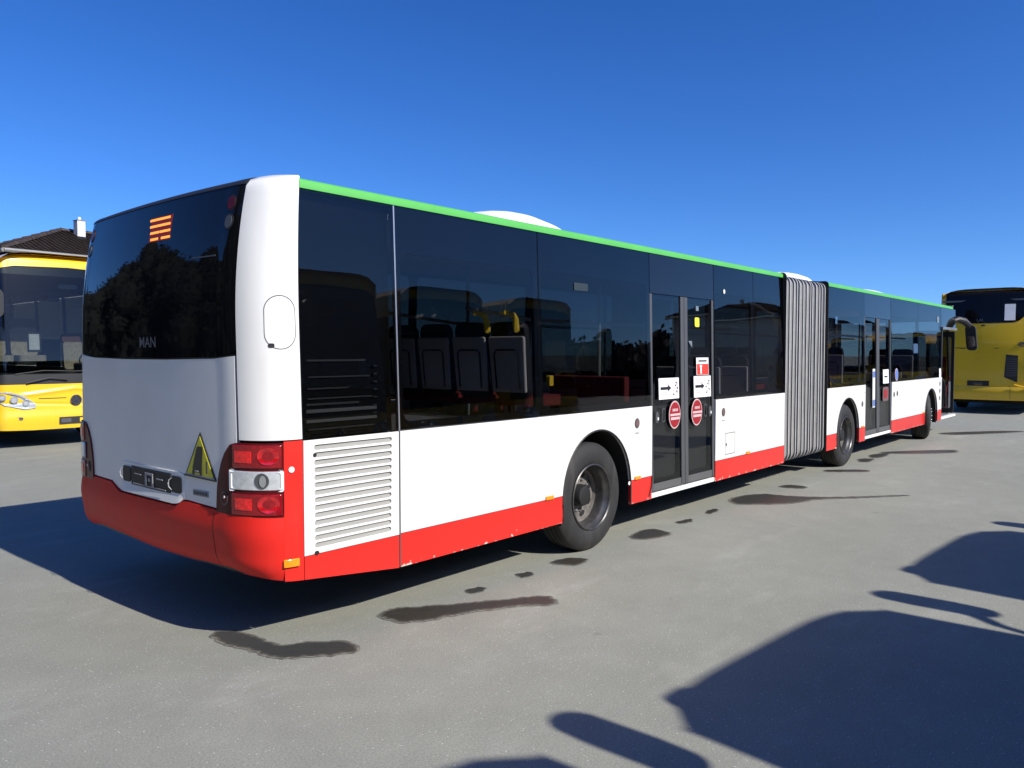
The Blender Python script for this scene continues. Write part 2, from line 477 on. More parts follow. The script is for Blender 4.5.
def puddle(pts, label, seed):
    """thin wet film with a ragged rim"""
    rnd = random.Random(seed)
    out = []
    n = len(pts)
    P = [Vector((x, y, 0)) for x, y in pts]
    for i in range(n):
        p0, p1, p2, p3 = P[i - 1], P[i], P[(i + 1) % n], P[(i + 2) % n]
        k = max(3, int((p2 - p1).length / .035))
        for j in range(k):
            t = j / k
            q = .5 * ((2 * p1) + (p2 - p0) * t + (2 * p0 - 5 * p1 + 4 * p2 - p3) * t * t + (3 * p1 - p0 - 3 * p2 + p3) * t ** 3)
            out.append((q.x + rnd.uniform(-.013, .013), q.y + rnd.uniform(-.013, .013)))
    mb = MB()
    area = abs(sum(out[k - 1][0] * out[k][1] - out[k][0] * out[k - 1][1] for k in range(len(out)))) / 2
    ins = min(.055, .20 * area / max(.2, sum(math.dist(out[k - 1], out[k]) for k in range(len(out)))) * 2)
    m_ = len(out)
    def inset(d):
        q_ = []
        for k in range(m_):
            ax, ay = out[k - 2]; bx, by = out[(k + 2) % m_]
            tx, ty = bx - ax, by - ay; l_ = math.hypot(tx, ty) or 1
            q_.append((out[k][0] - ty / l_ * d * sgn, out[k][1] + tx / l_ * d * sgn))
        return q_
    sgn = 1 if sum(out[k - 1][0] * out[k][1] - out[k][0] * out[k - 1][1] for k in range(m_)) > 0 else -1
    rim = [out] + [inset(ins * f) for f in (.5, 1.0)]
    for lv in range(2):         # damp margin drying out towards its edge
        a_, b_ = rim[lv], rim[lv + 1]
        mb.add([(x, y, .003 + .001 * lv) for x, y in a_] + [(x, y, .004 + .001 * lv) for x, y in b_], [(k, (k + 1) % m_, m_ + (k + 1) % m_, m_ + k) for k in range(m_)], 2 - lv)
    core = rim[2]
    tris = tessellate_polygon([[Vector((u, v, 0)) for u, v in core]])
    mb.add([(x, y, .0052) for x, y in core], [tuple(t) for t in tris], 0)
    o = mb.build('wet_stain', [M['wet'], M['damp'], M['drying']], smooth=0)
    for p in o.data.polygons:
        if p.normal.z < 0: p.flip()
    return tag(o, label, 'wet stain', 'wet stains on the asphalt')

PUD = [
 ([(1.1, .15), (1.25, .16), (1.49, -.02), (1.85, -.26), (2.13, -.45), (2.11, -.57), (2.02, -.63), (1.82, -.47), (1.51, -.3), (1.23, -.21), (1.07, -.09), (1.05, .06)], 'long tapering wet stain beside the rear red skirt, ahead of the rear bumper'),
 ([(.17, .65), (.31, .6), (.35, .36), (.36, .16), (.51, .08), (.65, -.08), (.64, -.24), (.55, -.27), (.35, -.14), (.22, 0), (.18, .2), (.13, .43)], 'two lobed wet stain at the corner of the shadow below the tail lamp'),
 ([(4.05, .06), (4.34, .12), (4.51, .05), (4.43, -.18), (4.21, -.18), (4.02, -.08)], 'wet patch just right of the large rear wheel'),
 ([(6.41, .18), (6.75, .19), (7.08, .01), (7.15, -.28), (7.4, -.67), (7.74, -.98), (8.12, -1.31), (8.08, -1.36), (7.58, -1.0), (7.13, -.64), (6.65, -.47), (6.29, -.14), (6.23, .01)], 'large wet stain with a long thin tail to the right of the first door'),
 ([(7.68, .09), (7.93, .03), (7.93, -.21), (7.72, -.18)], 'small dark wet bar in front of the grey bellows'),
 ([(1.81, .06), (1.97, .06), (1.98, -.02), (1.83, -.04)], 'leftmost drip of three small drips above the long tapering stain'),
 ([(2.39, .06), (2.53, .02), (2.48, -.05), (2.36, -.04)], 'middle drip of three small drips above the long tapering stain'),
 ([(2.84, .07), (3.08, .04), (3.13, -.12), (2.9, -.14)], 'rightmost and widest of three drips, just below the rear wheel'),
 ([(4.93, .05), (5.16, .01), (5.04, -.07), (4.87, -.03)], 'small round drip under the first door, nearer the rear wheel'),
 ([(5.59, .06), (5.81, .06), (5.74, -.03), (5.53, -.03)], 'tiny round drip under the right leaf of the first door'),
 ([(9.59, .13), (9.97, -.31), (9.77, -.38), (9.41, .04)], 'thin wet streak just in front of the middle wheel'),
 ([(12.38, .12), (13.49, -.72), (13.05, -.86), (12.3, -.19)], 'long thin wet streak right of the second door'),
 ([(16.68, .13), (18.05, -.78), (18.14, -1.22), (16.5, -.29)], 'farthest wet streak, below the open front door'),
 ([(11.82, .16), (12.33, -.02), (11.71, -.11), (11.44, .02)], 'short wet mark below the second door, nearer its front leaf'),
 ([(11.16, .15), (11.33, -.05), (10.92, -.1), (10.81, .02)], 'short wet mark below the second door, nearer the middle wheel'),
]
for i, (pts, lab) in enumerate(PUD): puddle(pts, lab, 100 + i)

# ------------------------------------------------------------------ vehicles: shared parts
def make_wheel(parent, x, y, side, rim='dark', steer=0.0, deep=.15, rad=.478, wid=.28):
    """side = -1: outer face looks to -y, +1: to +y. Profile turned about y, outer face at local y = 0."""
    w = empty('wheel', (x, y, rad), steer, parent)
    sg = -side
    T = lambda a, b, c: (a, b * sg, c)
    ty = MB()
    rr = rad
    prof = [(.285, .012), (.30, .0), (.335, -.008), (.38, -.012), (.42, -.004), (.448, .012), (rr - .008, .030), (rr, .046)]
    for k in range(4):
        y0 = .046 + (wid - .092) * k / 4; dy = (wid - .092) / 4
        prof += [(rr, y0 + dy * .8), (rr - .012, y0 + dy * .84), (rr - .012, y0 + dy * .96), (rr, y0 + dy)]
    prof += [(rr - .008, wid - .03), (.44, wid), (.30, wid), (.285, wid - .02)]
    ty.lathe(prof, 64, T=T)
    ty.build('tyre', M['rubber'], w, smooth=40)
    mt = M['rim_dark'] if rim == 'dark' else M['rim_silver']
    rm = MB()
    if deep > 0:
        rm.lathe([(.287, .014), (.293, -.006), (.284, -.012), (.276, -.004)], 64, T=T, mi=0)
        rm.lathe([(.276, -.004), (.268, .025), (.250, .04), (.243, .06), (.240, deep - .03)], 64, T=T, mi=0)
        rm.lathe([(.240, deep - .03), (.228, deep), (.16, deep + .004), (.15, deep - .008), (.10, deep - .010)], 64, T=T, mi=3)
        d, hr = deep, .190
    else:
        rm.lathe([(.287, .014), (.293, -.006), (.284, -.012), (.270, .02), (.235, .045), (.215, .02), (.17, -.03), (.14, -.035), (.10, -.03)], 64, T=T)
        d, hr = -.03, .192
    for k in range(8):      # dark oval hand holes through the disc
        t = 2 * math.pi * (k + .5) / 8
        cx, cz = hr * math.cos(t), hr * math.sin(t); ca, sa = math.cos(t), math.sin(t)
        yy = d - .004 if deep > 0 else -.012
        pts = [(cx + (a * .024) * ca - (b * .038) * sa, cz + (a * .024) * sa + (b * .038) * ca) for a, b in ell(0, 0, 1, 1, 18)]
        dl = .028 if deep <= 0 else 0
        rm.add([T(a, yy + dl * ((a * ca + b * sa) - hr) / .04, b) for a, b in pts], [tuple(range(18))], 2)
    for k in range(10):     # wheel nuts
        t = 2 * math.pi * k / 10
        cx, cz = .138 * math.cos(t), .138 * math.sin(t)
        rm.lathe([(.013, d + .004), (.013, d - .026), (.007, d - .034), (.0005, d - .034)], 8, T=lambda a, b, c, cx=cx, cz=cz: T(a + cx, b, c + cz), mi=1)
    rm.build('rim', [mt, M['rim_silver'], M['hub'], M['rim_disc'] if rim == 'dark' else mt], w, smooth=40)
    hb = MB()
    if deep > 0: hb.lathe([(.10, d), (.098, d - .05), (.085, d - .085), (.05, d - .095), (.001, d - .095)], 32, T=T)
    else: hb.lathe([(.105, d), (.10, d - .03), (.06, d - .04), (.001, d - .04)], 32, T=T)
    hb.build('hub', M['hub'], w, smooth=40)
    return w

def arch_pts(cx, hw, ztop, zc=.48, z_from=None, n=28):
    """points of a wheel arch from its left foot to its right foot, at or above z_from"""
    h = ztop - zc
    out = []
    for k in range(n + 1):
        t = math.pi - math.pi * k / n
        x, z = cx + hw * math.cos(t), zc + h * max(0, math.sin(t)) ** .92
        out.append((x, z))
    if z_from is None or z_from <= zc: return out
    f = lambda z: hw * math.sqrt(max(0, 1 - (((z - zc) / h) ** (1 / .92)) ** 2))
    return [(cx - f(z_from), z_from)] + [q for q in out if q[1] > z_from + .004] + [(cx + f(z_from), z_from)]

def liner(parent, cx, hw, ztop, y0, y1, zc=.48, zb=.30):
    """dark tunnel above a wheel"""
    mb = MB()
    a = [(cx - hw, zb)] + arch_pts(cx, hw, ztop, zc) + [(cx + hw, zb)]
    n = len(a)
    mb.add([(x, y0, z) for x, z in a] + [(x, y1, z) for x, z in a] , [(i, i + 1, n + i + 1, n + i) for i in range(n - 1)] + [tuple(range(n, 2 * n))])
    return mb.build('wheel_arch_liner', M['underbody'], parent, smooth=0)

# ------------------------------------------------------------------ the articulated bus
W = 2.66
ZW = 1.236            # lower edge of the glazing
ZR = .556             # top of the red skirt
ZT = 2.706            # top of the glazing
tumble = lambda z: .05 * min(2, max(0, (z - 1.24) / 1.5))
bus = empty('articulated_bus', (0, 0, 0))
tag(bus, 'long white and red articulated bus with green roof edge and grey bellows', 'bus')
right = lambda u, v, d: (u, tumble(v) + d, v)
left = lambda u, v, d: (u, W - tumble(v) - d, v)
ARCH = [(3.455, .525, 1.066), (10.155, .515, 1.055), (15.285, .50, 1.02)]

def lower_polys(x0, x1, arches, slope=False):
    """white panel outline and red skirt outlines between x0 and x1"""
    a = [q for q in arches if x0 < q[0] < x1]
    bottom = [(x0, ZR)]
    for q in a: bottom += arch_pts(*q, z_from=ZR)
    bottom += [(x1, ZR)]
    white = bottom + [(x1, ZW - .004), (x0, ZW - .004)]
    reds = []; xs = x0
    for q in a:
        e = [p for p in arch_pts(*q) if p[1] <= ZR + .001]
        l_ = [p for p in e if p[0] < q[0]]; r_ = [p for p in e if p[0] > q[0]]
        f = arch_pts(*q, z_from=ZR)
        reds.append([(xs, .33)] + [(q[0] - q[1], .33)] + l_ + [(f[0][0], ZR - .004), (xs, ZR - .004)])
        xs = None; nxt = [(q[0] + q[1], .33)]; up = [(f[-1][0], ZR - .004)] + r_
        xs_pts = (up, nxt)
        xs = ('arc', up, nxt)
        # the part after this arch starts on its right foot
        end = x1 if q is a[-1] else None
        if end is not None:
            reds.append([(q[0] + q[1], .33), (end, .33), (end, ZR - .004)] + up)
    if not a: reds.append([(x0, .33), (x1, .33), (x1, ZR - .004), (x0, ZR - .004)])
    return white, reds

for mp, segs in ((right, [(1.163, 4.355), (5.705, 7.645), (9.205, 10.985), (12.47, 16.15)]),
                 (left, [(.425, 7.645), (9.205, 12.3), (12.306, 17.30)])):
    for x0, x1 in segs:
        wpoly, reds = lower_polys(x0, x1, ARCH)
        mb = MB(); mb.plate(wpoly, [], .03, mp); mb.build('side_panel', M['white'], bus, smooth=0, bevel=.003)
        for rp in reds:
            mb = MB(); mb.plate(rp, [], .03, mp); mb.build('skirt', M['red'], bus, smooth=0, bevel=.003)
for cx, hw, zt in ARCH:
    liner(bus, cx, hw + .004, zt + .004, .016, .72)
    liner(bus, cx, hw + .004, zt + .004, W - .016, W - .72)
    for yy in (.0, W):   # rubber lip round each arch
        sgn = 1 if yy == 0 else -1
        a = [(cx - hw, .34)] + arch_pts(cx, hw, zt) + [(cx + hw, .34)]
        mb = MB(); mb.tube([(x, yy + sgn * .002, z) for x, z in a], .009, 6)
        mb.build('wheel_arch_lip', M['black'], bus)
make_wheel(bus, 3.405, .04, -1, 'dark', 0, .16)
make_wheel(bus, 10.165, .04, -1, 'dark', 0, .13)
make_wheel(bus, 15.285, .06, -1, 'silver', R(20), -.02)
make_wheel(bus, 3.405, W - .04, 1, 'dark', 0, .16)
make_wheel(bus, 10.165, W - .04, 1, 'dark', 0, .13)
make_wheel(bus, 15.285, W - .06, 1, 'silver', R(20), -.02)

# grille panel behind the rear corner
slots = []
zz0, zz1 = .60, 1.185
ns = 14
for k in range(ns):
    zc = zz0 + (zz1 - zz0) * k / (ns - 1)
    slots.append((zc, .494, 1.092 - .010 * (1 - k / (ns - 1))))
mb = MB()
mb.plate([(.421, .550), (1.150, .550), (1.150, ZW - .004), (.421, ZW - .004)], [rrect(a, b, zc - .0155, zc + .0155, .0152) for zc, a, b in slots], .0095, right)
gp = mb.build('grille_panel', M['white'], bus, smooth=0, bevel=.0025)
mb = MB(); mb.plate([(.430, .556), (1.140, .556), (1.140, ZW - .03), (.430, ZW - .03)], [], .006, lambda u, v, d: right(u, v, d + .0115))
mb.build('slot_back', M['louvre'], gp, smooth=0)
mb = MB(); mb.plate(ell(.505, .555, .016, .013, 12), [], .004, lambda u, v, d: right(u, v, d - .005)); mb.build('lock', M['black'], gp, smooth=0)
mb = MB(); mb.plate(ell(.497, 1.142, .012, .012, 12), [], .004, lambda u, v, d: right(u, v, d - .005)); mb.build('lock', M['black'], gp, smooth=0)
mb = MB(); mb.plate([(.421, .410), (1.150, .329), (1.150, .546), (.421, .546)], [], .026, right); mb.build('skirt', M['red'], bus, smooth=0, bevel=.003)
mb = MB(); mb.box(1.1515, 1.1615, -.001, .02, .335, ZW); mb.build('seam_strip', M['dark_grey'], bus, smooth=0)

for y in (.033, W - .063):  # hidden strip added behind the panel joint to block a light leak
    mb = MB(); mb.box(1.125, 1.185, y, y + .03, .335, 1.235) if y < 1 else None
    if mb.v: mb.build('panel_backing', M['black'], bus, smooth=0)
# --- glazing, right side: frames stand behind the panes, panes are flush outside
def glazing(x0, x1, mp, name='window', mtl='glass', frame=.045, z0=ZW + .004, z1=ZT, hole=True, top=.30):
    if hole:
        mb = MB()
        mb.plate([(x0, z0), (x1, z0), (x1, z1), (x0, z1)], [rrect(x0 + frame, x1 - frame, z0 + .05, z1 - top, .06)], .03, lambda u, v, d: mp(u, v, d + .014))
        fo = None
    p = MB(); p.plate([(x0 + .003, z0), (x1 - .003, z0), (x1 - .003, z1), (x0 + .003, z1)], [], .006, lambda u, v, d: mp(u, v, d + .002))
    wo = p.build(name, M[mtl], bus, smooth=0)
    if hole: mb.build('window_frame', M['black_frit'], wo, smooth=0)
    return wo

eng = glazing(.421, 1.150, right, 'window', 'glass', hole=False)
mb = MB(); mb.plate([(.421, ZW), (1.150, ZW), (1.150, ZT), (.421, ZT)], [], .02, lambda u, v, d: right(u, v, d + .07)); mb.build('engine_cover', M['black_frit'], eng, smooth=0)
for k, (z, a, b, h) in enumerate(((1.285, .50, 1.00, .004), (1.335, .49, 1.02, .009), (1.395, .49, 1.02, .010), (1.435, .49, .88, .006), (1.47, .50, .99, .004), (1.53, .50, .80, .004), (1.60, .51, .97, .004), (1.70, .50, .94, .006))):
    mb = MB(); mb.box(a, b, .060 + tumble(z), .076 + tumble(z), z - h, z + h)
    mb.build('air_intake_bar', M['silver'] if k in (1, 2) else M['dark_grey'], eng, smooth=0)
for k in range(7):
    mb = MB(); mb.box(.99, 1.02, .058, .076, 1.36 + .05 * k, 1.366 + .05 * k); mb.build('air_intake_bar', M['dark_grey'], eng, smooth=0)
mb = MB(); mb.box(1.1515, 1.1610, tumble(2) - .004, .03, ZW, ZW + .001)
mb = MB(); mb.plate([(1.1505, ZW), (1.1615, ZW), (1.1615, ZT), (1.1505, ZT)], [], .02, lambda u, v, d: right(u, v, d - .001)); mb.build('seam_strip', M['silver'], bus, smooth=0)
for x0, x1 in ((1.163, 2.64), (2.646, 4.355), (5.705, 6.725), (6.731, 7.645), (9.205, 10.985), (12.47, 14.30), (14.306, 16.15)):
    glazing(x0, x1, right)
for x0, x1 in ((.425, 1.9), (1.906, 3.6), (3.606, 5.6), (5.606, 7.645), (9.205, 10.8), (10.806, 12.6), (12.606, 14.4), (14.406, 16.0), (16.006, 17.25)):
    glazing(x0, x1, left, mtl='glass_dark', top=.12)

# --- doors
def sticker(outer, mtl, parent, mp, off=.004, name='sticker', th=.002):
    mb = MB(); mb.plate(outer, [], th, lambda u, v, d: mp(u, v, d - off)); return mb.build(name, M[mtl], parent, smooth=0)

def door(x0, x1, c0, c1, zb, zt, label=None):
    d = empty('passenger_door', ((x0 + x1) / 2, 0, 0), 0, bus)
    dx = (x0 + x1) / 2
    mp = lambda u, v, d_: (u - dx, tumble(v) + d_, v)
    leaves = []
    for a, b in ((x0 + .045, c0), (c1, x1 - .045)):
        mb = MB()
        mb.plate(rrect(a, b, zb + .02, zt, .02), [rrect(a + .035, b - .035, zb + .13, zt - .05, .04)], .04, lambda u, v, q: mp(u, v, q + .028))
        lf = mb.build('door_leaf', M['black_frit'], d, smooth=0, bevel=.003)
        gm = MB(); gm.plate(rrect(a, b, zb + .10, zt, .02), [], .006, lambda u, v, q: mp(u, v, q + .02)); gm.build('door_glass', M['glass'], lf, smooth=0)
        lo = MB(); lo.plate([(a + .02, zb + .03), (b - .02, zb + .03), (b - .02, 1.22), (a + .02, 1.22)], [], .01, lambda u, v, q: mp(u, v, q + .072)); lo.build('kick_panel', M['door_grey'], lf, smooth=0)
        mb2 = MB(); mb2.plate([(a, zb + .02), (b, zb + .02), (b, zb + .095), (a, zb + .095)], [], .012, lambda u, v, q: mp(u, v, q + .012)); mb2.build('bottom_rail', M['door_grey'], lf, smooth=0, bevel=.003)
        leaves.append((lf, a, b))
    for a, b in ((x0, x0 + .043), (c0 + .002, (c0 + c1) / 2 - .004), ((c0 + c1) / 2 + .004, c1 - .002), (x1 - .043, x1)):
        mb = MB(); mb.plate([(a, zb + .02), (b, zb + .02), (b, zt), (a, zt)], [], .05, lambda u, v, q: mp(u, v, q + .006)); mb.build('door_post', M['dark_grey'], d, smooth=0, bevel=.006)
    mb = MB(); mb.plate([(x0, zt + .004), (x1, zt + .004), (x1, ZT), (x0, ZT)], [], .03, lambda u, v, q: mp(u, v, q + .004)); mb.build('door_header', M['header_gloss'], d, smooth=0)
    mb = MB(); mb.box(x0 - dx - .0, x1 - dx, .006, .10, zb - .038, zb + .006); mb.build('door_step', M['white_plastic'], d, smooth=0, bevel=.004)
    return d, leaves, mp

def exit_disc(cu, cv, lf, mp):
    sticker(ell(cu, cv, .118, .142), 'sticker_ring', lf, mp, -.012)
    sticker(ell(cu, cv, .105, .128), 'sticker_red', lf, mp, -.009)
    mb = MB(); k = lambda u, v, d: mp(u, v, d + .006)
    mb.plate(rrect(cu - .10, cu + .10, cv - .010, cv + .012, .003), [], .002, k)
    mb.plate(rrect(cu - .088, cu + .088, cv - .05, cv - .024, .003), [], .002, k)
    for q in range(4): mb.plate(rrect(cu - .055 + q * .028, cu - .034 + q * .028, cv + .035, cv + .062, .003), [], .002, k)
    mb.build('sticker_print', M['sticker_ring'], lf, smooth=0)

def arrow_notice(u0, u1, v0, v1, lf, mp):
    sticker(rrect(u0, u1, v0, v1, .006), 'paper', lf, mp, -.010)
    w, h = u1 - u0, v1 - v0
    mb = MB(); k = lambda u, v, d: mp(u, v, d + .006)
    cz = v0 + h * .52
    mb.plate([(u0 + .08 * w, cz - .014), (u0 + .44 * w, cz - .014), (u0 + .44 * w, cz - .032), (u0 + .60 * w, cz), (u0 + .44 * w, cz + .032), (u0 + .44 * w, cz + .014), (u0 + .08 * w, cz + .014)], [], .002, k, 0)
    for j in range(3): mb.plate(rrect(u0 + .10 * w, u0 + (.52 - .06 * j) * w, v0 + h * (.68 + .075 * j), v0 + h * (.705 + .075 * j), .001), [], .002, k, 1)
    for j in range(2): mb.plate(rrect(u0 + .10 * w, u0 + .40 * w, v0 + h * (.22 + .09 * j), v0 + h * (.25 + .09 * j), .001), [], .002, k, 1)
    rnd = random.Random(int(u0 * 100))
    for j in range(9):
        a = u0 + w * (.70 + .22 * rnd.random()); b = v0 + h * (.18 + .07 * j)
        mb.plate(rrect(a - .012, a + .012, b, b + .014, .004), [], .002, k, 1 if j % 2 else 0)
    mb.build('sticker_print', [M['sticker_black'], M['sticker_ring']], lf, smooth=0)

d1, lv1, mp1 = door(4.362, 5.698, 4.965, 5.115, .37, 2.32)
(lfA, a0, a1), (lfB, b0, b1) = lv1
arrow_notice(4.50, 4.90, 1.285, 1.495, lfA, mp1)
arrow_notice(5.22, 5.605, 1.275, 1.50, lfB, mp1)
exit_disc(4.815, 1.12, lfA, mp1)
exit_disc(5.285, 1.12, lfB, mp1)
sticker(rrect(5.285, 5.56, 1.51, 1.695, .006), 'paper', lfB, mp1, -.010)
sticker(rrect(5.295, 5.55, 1.515, 1.628, .004), 'sticker_bright', lfB, mp1, -.007)
mb = MB(); k = lambda u, v, d: mp1(u, v, d + .004)
mb.plate(rrect(5.36, 5.39, 1.525, 1.61, .004), [], .002, k, 0); mb.plate([(5.335, 1.60), (5.415, 1.60), (5.375, 1.622)], [], .002, k, 0)
mb.plate(rrect(5.33, 5.51, 1.655, 1.668, .004), [], .002, k, 1)
mb.build('sticker_print', [M['paper'], M['sticker_black']], lfB, smooth=0)
sticker(rrect(5.30, 5.36, 2.19, 2.24, .006), 'pole', lfB, mp1, -.010)
sticker(rrect(5.27, 5.37, 2.02, 2.12, .02), 'yellow_sticker', lfB, mp1, -.010)
sticker([(5.12, 1.87), (5.20, 1.87), (5.20, 1.80)], 'pole', lfB, mp1, -.010)
for cu, lf in ((4.465, lfA), (5.585, lfB)):      # oval lock plates and push handles
    mb = MB(); mb.plate(ell(cu, 1.135 - .02, .030, .058), [], .004, lambda u, v, d: mp1(u, v, d + .008)); mb.build('lock', M['dark_grey'], lf, smooth=0)
    mb = MB(); mb.plate(ell(cu + .01, 1.10, .012, .016, 12), [], .004, lambda u, v, d: mp1(u, v, d + .003)); mb.build('key_hole', M['paper'], lf, smooth=0)
for cu, lf in ((4.585, lfA), (5.475, lfB)):
    mb = MB(); mb.plate(rrect(cu - .030, cu + .030, 1.06, 1.20, .028), [rrect(cu - .021, cu + .021, 1.07, 1.19, .02)], .006, lambda u, v, d: mp1(u, v, d + .006)); mb.build('door_handle', M['dark_grey'], lf, smooth=0)
mb = MB(); mb.tube([(4.30, -.004, .36), (4.345, -.006, .46), (4.352, -.006, .55)], .007, 6); mb.build('earth_cable', M['black'], bus)

d2, lv2, mp2 = door(10.992, 12.463, 11.64, 11.80, .385, 2.32)
(lfC, _, _), (lfD, _, _) = lv2
sticker(rrect(11.40, 11.53, .84, 1.48, .01), 'paper', lfC, mp2, -.010)
sticker(rrect(11.41, 11.52, 1.34, 1.44, .01), 'sticker_blue', lfC, mp2, -.006)
sticker(rrect(11.41, 11.52, .86, .97, .01), 'sticker_blue', lfC, mp2, -.006)
sticker(rrect(11.97, 12.30, 1.22, 1.46, .01), 'paper', lfD, mp2, -.010)
mb = MB(); mb.plate(rrect(12.04, 12.22, 1.325, 1.35, .005), [], .002, lambda u, v, d: mp2(u, v, d + .006)); mb.build('sticker_print', M['sticker_black'], lfD, smooth=0)
sticker(rrect(11.96, 12.30, .92, 1.16, .05), 'sticker_dull', lfD, mp2, -.010)
sticker(rrect(12.02, 12.22, .97, 1.11, .04), 'sticker_red', lfD, mp2, -.006)
sticker(rrect(10.90 - .0, 10.955, 1.10, 1.11, .002), 'tiny_grey', bus, right)

# small marks along the side
def mark(outer, mtl, mp=right, name='sticker', off=.004): return sticker(outer, mtl, bus, mp, off, name)
for cx in (4.078, 5.885):
    mark(ell(cx, 1.085, .042, .048), 'dark_grey', name='filler_badge')
    mark(ell(cx, 1.085, .028, .033), 'sticker_dull', name='filler_badge', off=.007)
    mark(rrect(cx - .03, cx + .03, .985, 1.0, .004), 'tiny_grey')
mb = MB(); mb.plate(rrect(5.935, 6.19, .60, .845, .015), [rrect(5.942, 6.183, .607, .838, .012)], .002, lambda u, v, d: right(u, v, d - .0015)); mb.build('service_flap', M['dark_grey'], bus, smooth=0)
mark(rrect(5.955, 5.975, .70, .73, .006), 'black')
mark(rrect(6.10, 7.30, 1.0075, 1.0105, .001), 'tiny_grey', off=.0015)
for cx in (2.743, 4.085, 6.53, 10.84, 14.66): # amber side markers at the top of the red skirt
    mb = MB(); mb.box(cx - .05, cx + .05, -.016, .004, .552, .585); mb.build('side_marker', M['amber'], bus, smooth=0, bevel=.006)
for cx in (3.945, 15.83): mark(ell(cx, .535, .016, .018), 'paper', name='reflector')
for cx, z in ((10.82, .93), (12.60, 1.01), (12.80, 1.02), (15.98, 1.10), (15.98, .95), (15.98, .80)):
    mark(ell(cx, z, .04, .045), 'dark_grey', name='filler_badge')
mark(ell(12.74, 1.36, .10, .11), 'sticker_ring'); mark(ell(12.74, 1.36, .085, .095), 'sticker_blue', off=.007)
mark(rrect(13.90, 14.22, 1.74, 1.92, .02), 'sticker_navy'); mark(rrect(15.90, 16.05, 1.22, 1.42, .01), 'paper')
mark(rrect(15.78, 15.95, 2.37, 2.50, .02), 'pole')
for (cx, z) in ((5.95, 2.43),): mark(ell(cx, z, .022, .025), 'paper')
sticker(rrect(3.12, 3.32, 2.275, 2.34, .01), 'sticker_slate', bus, right); 
mb = MB(); mb.plate(rrect(3.30, 3.42, 1.97, 2.03, .01), [], .002, lambda u, v, d: right(u, v, d + .30)); 

# --- roof
def roof(x0, x1):
    mb = MB(); n = 16; vs = []
    for x in (x0, x1):
        for k in range(n + 1):
            y = .075 + (W - .15) * k / n
            vs.append((x, y, 2.750 - (0.0) + .07 * (1 - ((y - W / 2) / (W / 2)) ** 4)))
    m = n + 1
    mb.add(vs, [(k, k + 1, m + k + 1, m + k) for k in range(n)])
    mb.add([(v[0], v[1], v[2] - .05) for v in vs], [(k, k + 1, m + k + 1, m + k) for k in range(n)])
    return mb.build('roof', M['white_plastic'], bus, recalc=False)
def roof_edge(x0, x1, mp):
    prof = [(ZT + .004, -.004), (ZT + .040, -.004), (ZT + .056, .006), (ZT + .066, .03), (ZT + .066, .10), (ZT + .004, .10)]
    mb = MB(); n = len(prof)
    vs = [mp(x, ZT + .03, d)[:2] + (z,) for x in (x0, x1) for z, d in prof]
    mb.add(vs, [(k, (k + 1) % n, n + (k + 1) % n, n + k) for k in range(n)] + [tuple(range(n)), tuple(range(n, 2 * n))])
    return mb.build('roof_edge', M['green'], bus, smooth=40)
for x0, x1 in ((.408, 7.645), (9.205, 17.25)):
    roof(x0 + (.03 if x0 < 1 else 0), x1); roof_edge(x0 + (.035 if x0 < 1 else 0), x1, right); roof_edge(x0 + (.035 if x0 < 1 else 0), x1, left)
def pod(x0, x1, y0, y1, h):
    """rounded roof fairing"""
    mb = MB(); nu, nv = 28, 14; vs = []
    for i in range(nu + 1):
        for j in range(nv + 1):
            u, v = -1 + 2 * i / nu, -1 + 2 * j / nv
            f = max(0, 1 - abs(u) ** 2.1) ** .7 * max(0, 1 - abs(v) ** 3) ** .6
            vs.append(((x0 + x1) / 2 + u * (x1 - x0) / 2, (y0 + y1) / 2 + v * (y1 - y0) / 2, 2.80 + (h - 2.80) * f))
    m = nv + 1
    mb.add(vs, [(i * m + j, i * m + j + 1, (i + 1) * m + j + 1, (i + 1) * m + j) for i in range(nu) for j in range(nv)])
    return mb.build('roof_pod', M['white_plastic'], bus, recalc=False)
pod(2.66, 3.86, .45, W - .45, 3.07); pod(9.45, 10.40, .50, W - .50, 3.03); pod(13.2, 14.7, .50, W - .50, 3.01); pod(15.7, 16.8, .6, W - .6, 3.01)

# --- bellows
mb = MB()
sec = rrect(.03, W - .03, .315, 2.745, .10, 6)
rnd = random.Random(3)
folds = 13
loops = []
for k in range(folds * 2 + 1):
    x = 7.652 + (9.198 - 7.652) * k / (folds * 2)
    outp = k % 2 == 1
    loops.append((x + (rnd.uniform(-.022, .022) if 0 < k < folds * 2 else 0), .0 if outp else (.060 + rnd.uniform(-.015, .015)), outp))
vs = []; n = len(sec)
full = []
for x, ins, outp in loops:
    if outp:
        full += [(x - .012, .010), (x, .0), (x + .012, .010)]
    else: full.append((x, ins))
for x, ins in full:
    for j, (y, z) in enumerate(sec):
        f = 1 - ins / (W / 2); g_ = 1 - ins / 1.2
        wob = .010 * math.sin(x * 9 + z * 2.3) + .006 * math.sin(z * 5 + x * 31)
        vs.append((x + wob, W / 2 + (y - W / 2) * f, 1.53 + (z - 1.53) * g_))
mb.add(vs, [(i * n + j, i * n + (j + 1) % n, (i + 1) * n + (j + 1) % n, (i + 1) * n + j) for i in range(len(full) - 1) for j in range(n)])
bl = mb.build('bellows', M['bellows'], bus, smooth=30, recalc=False)
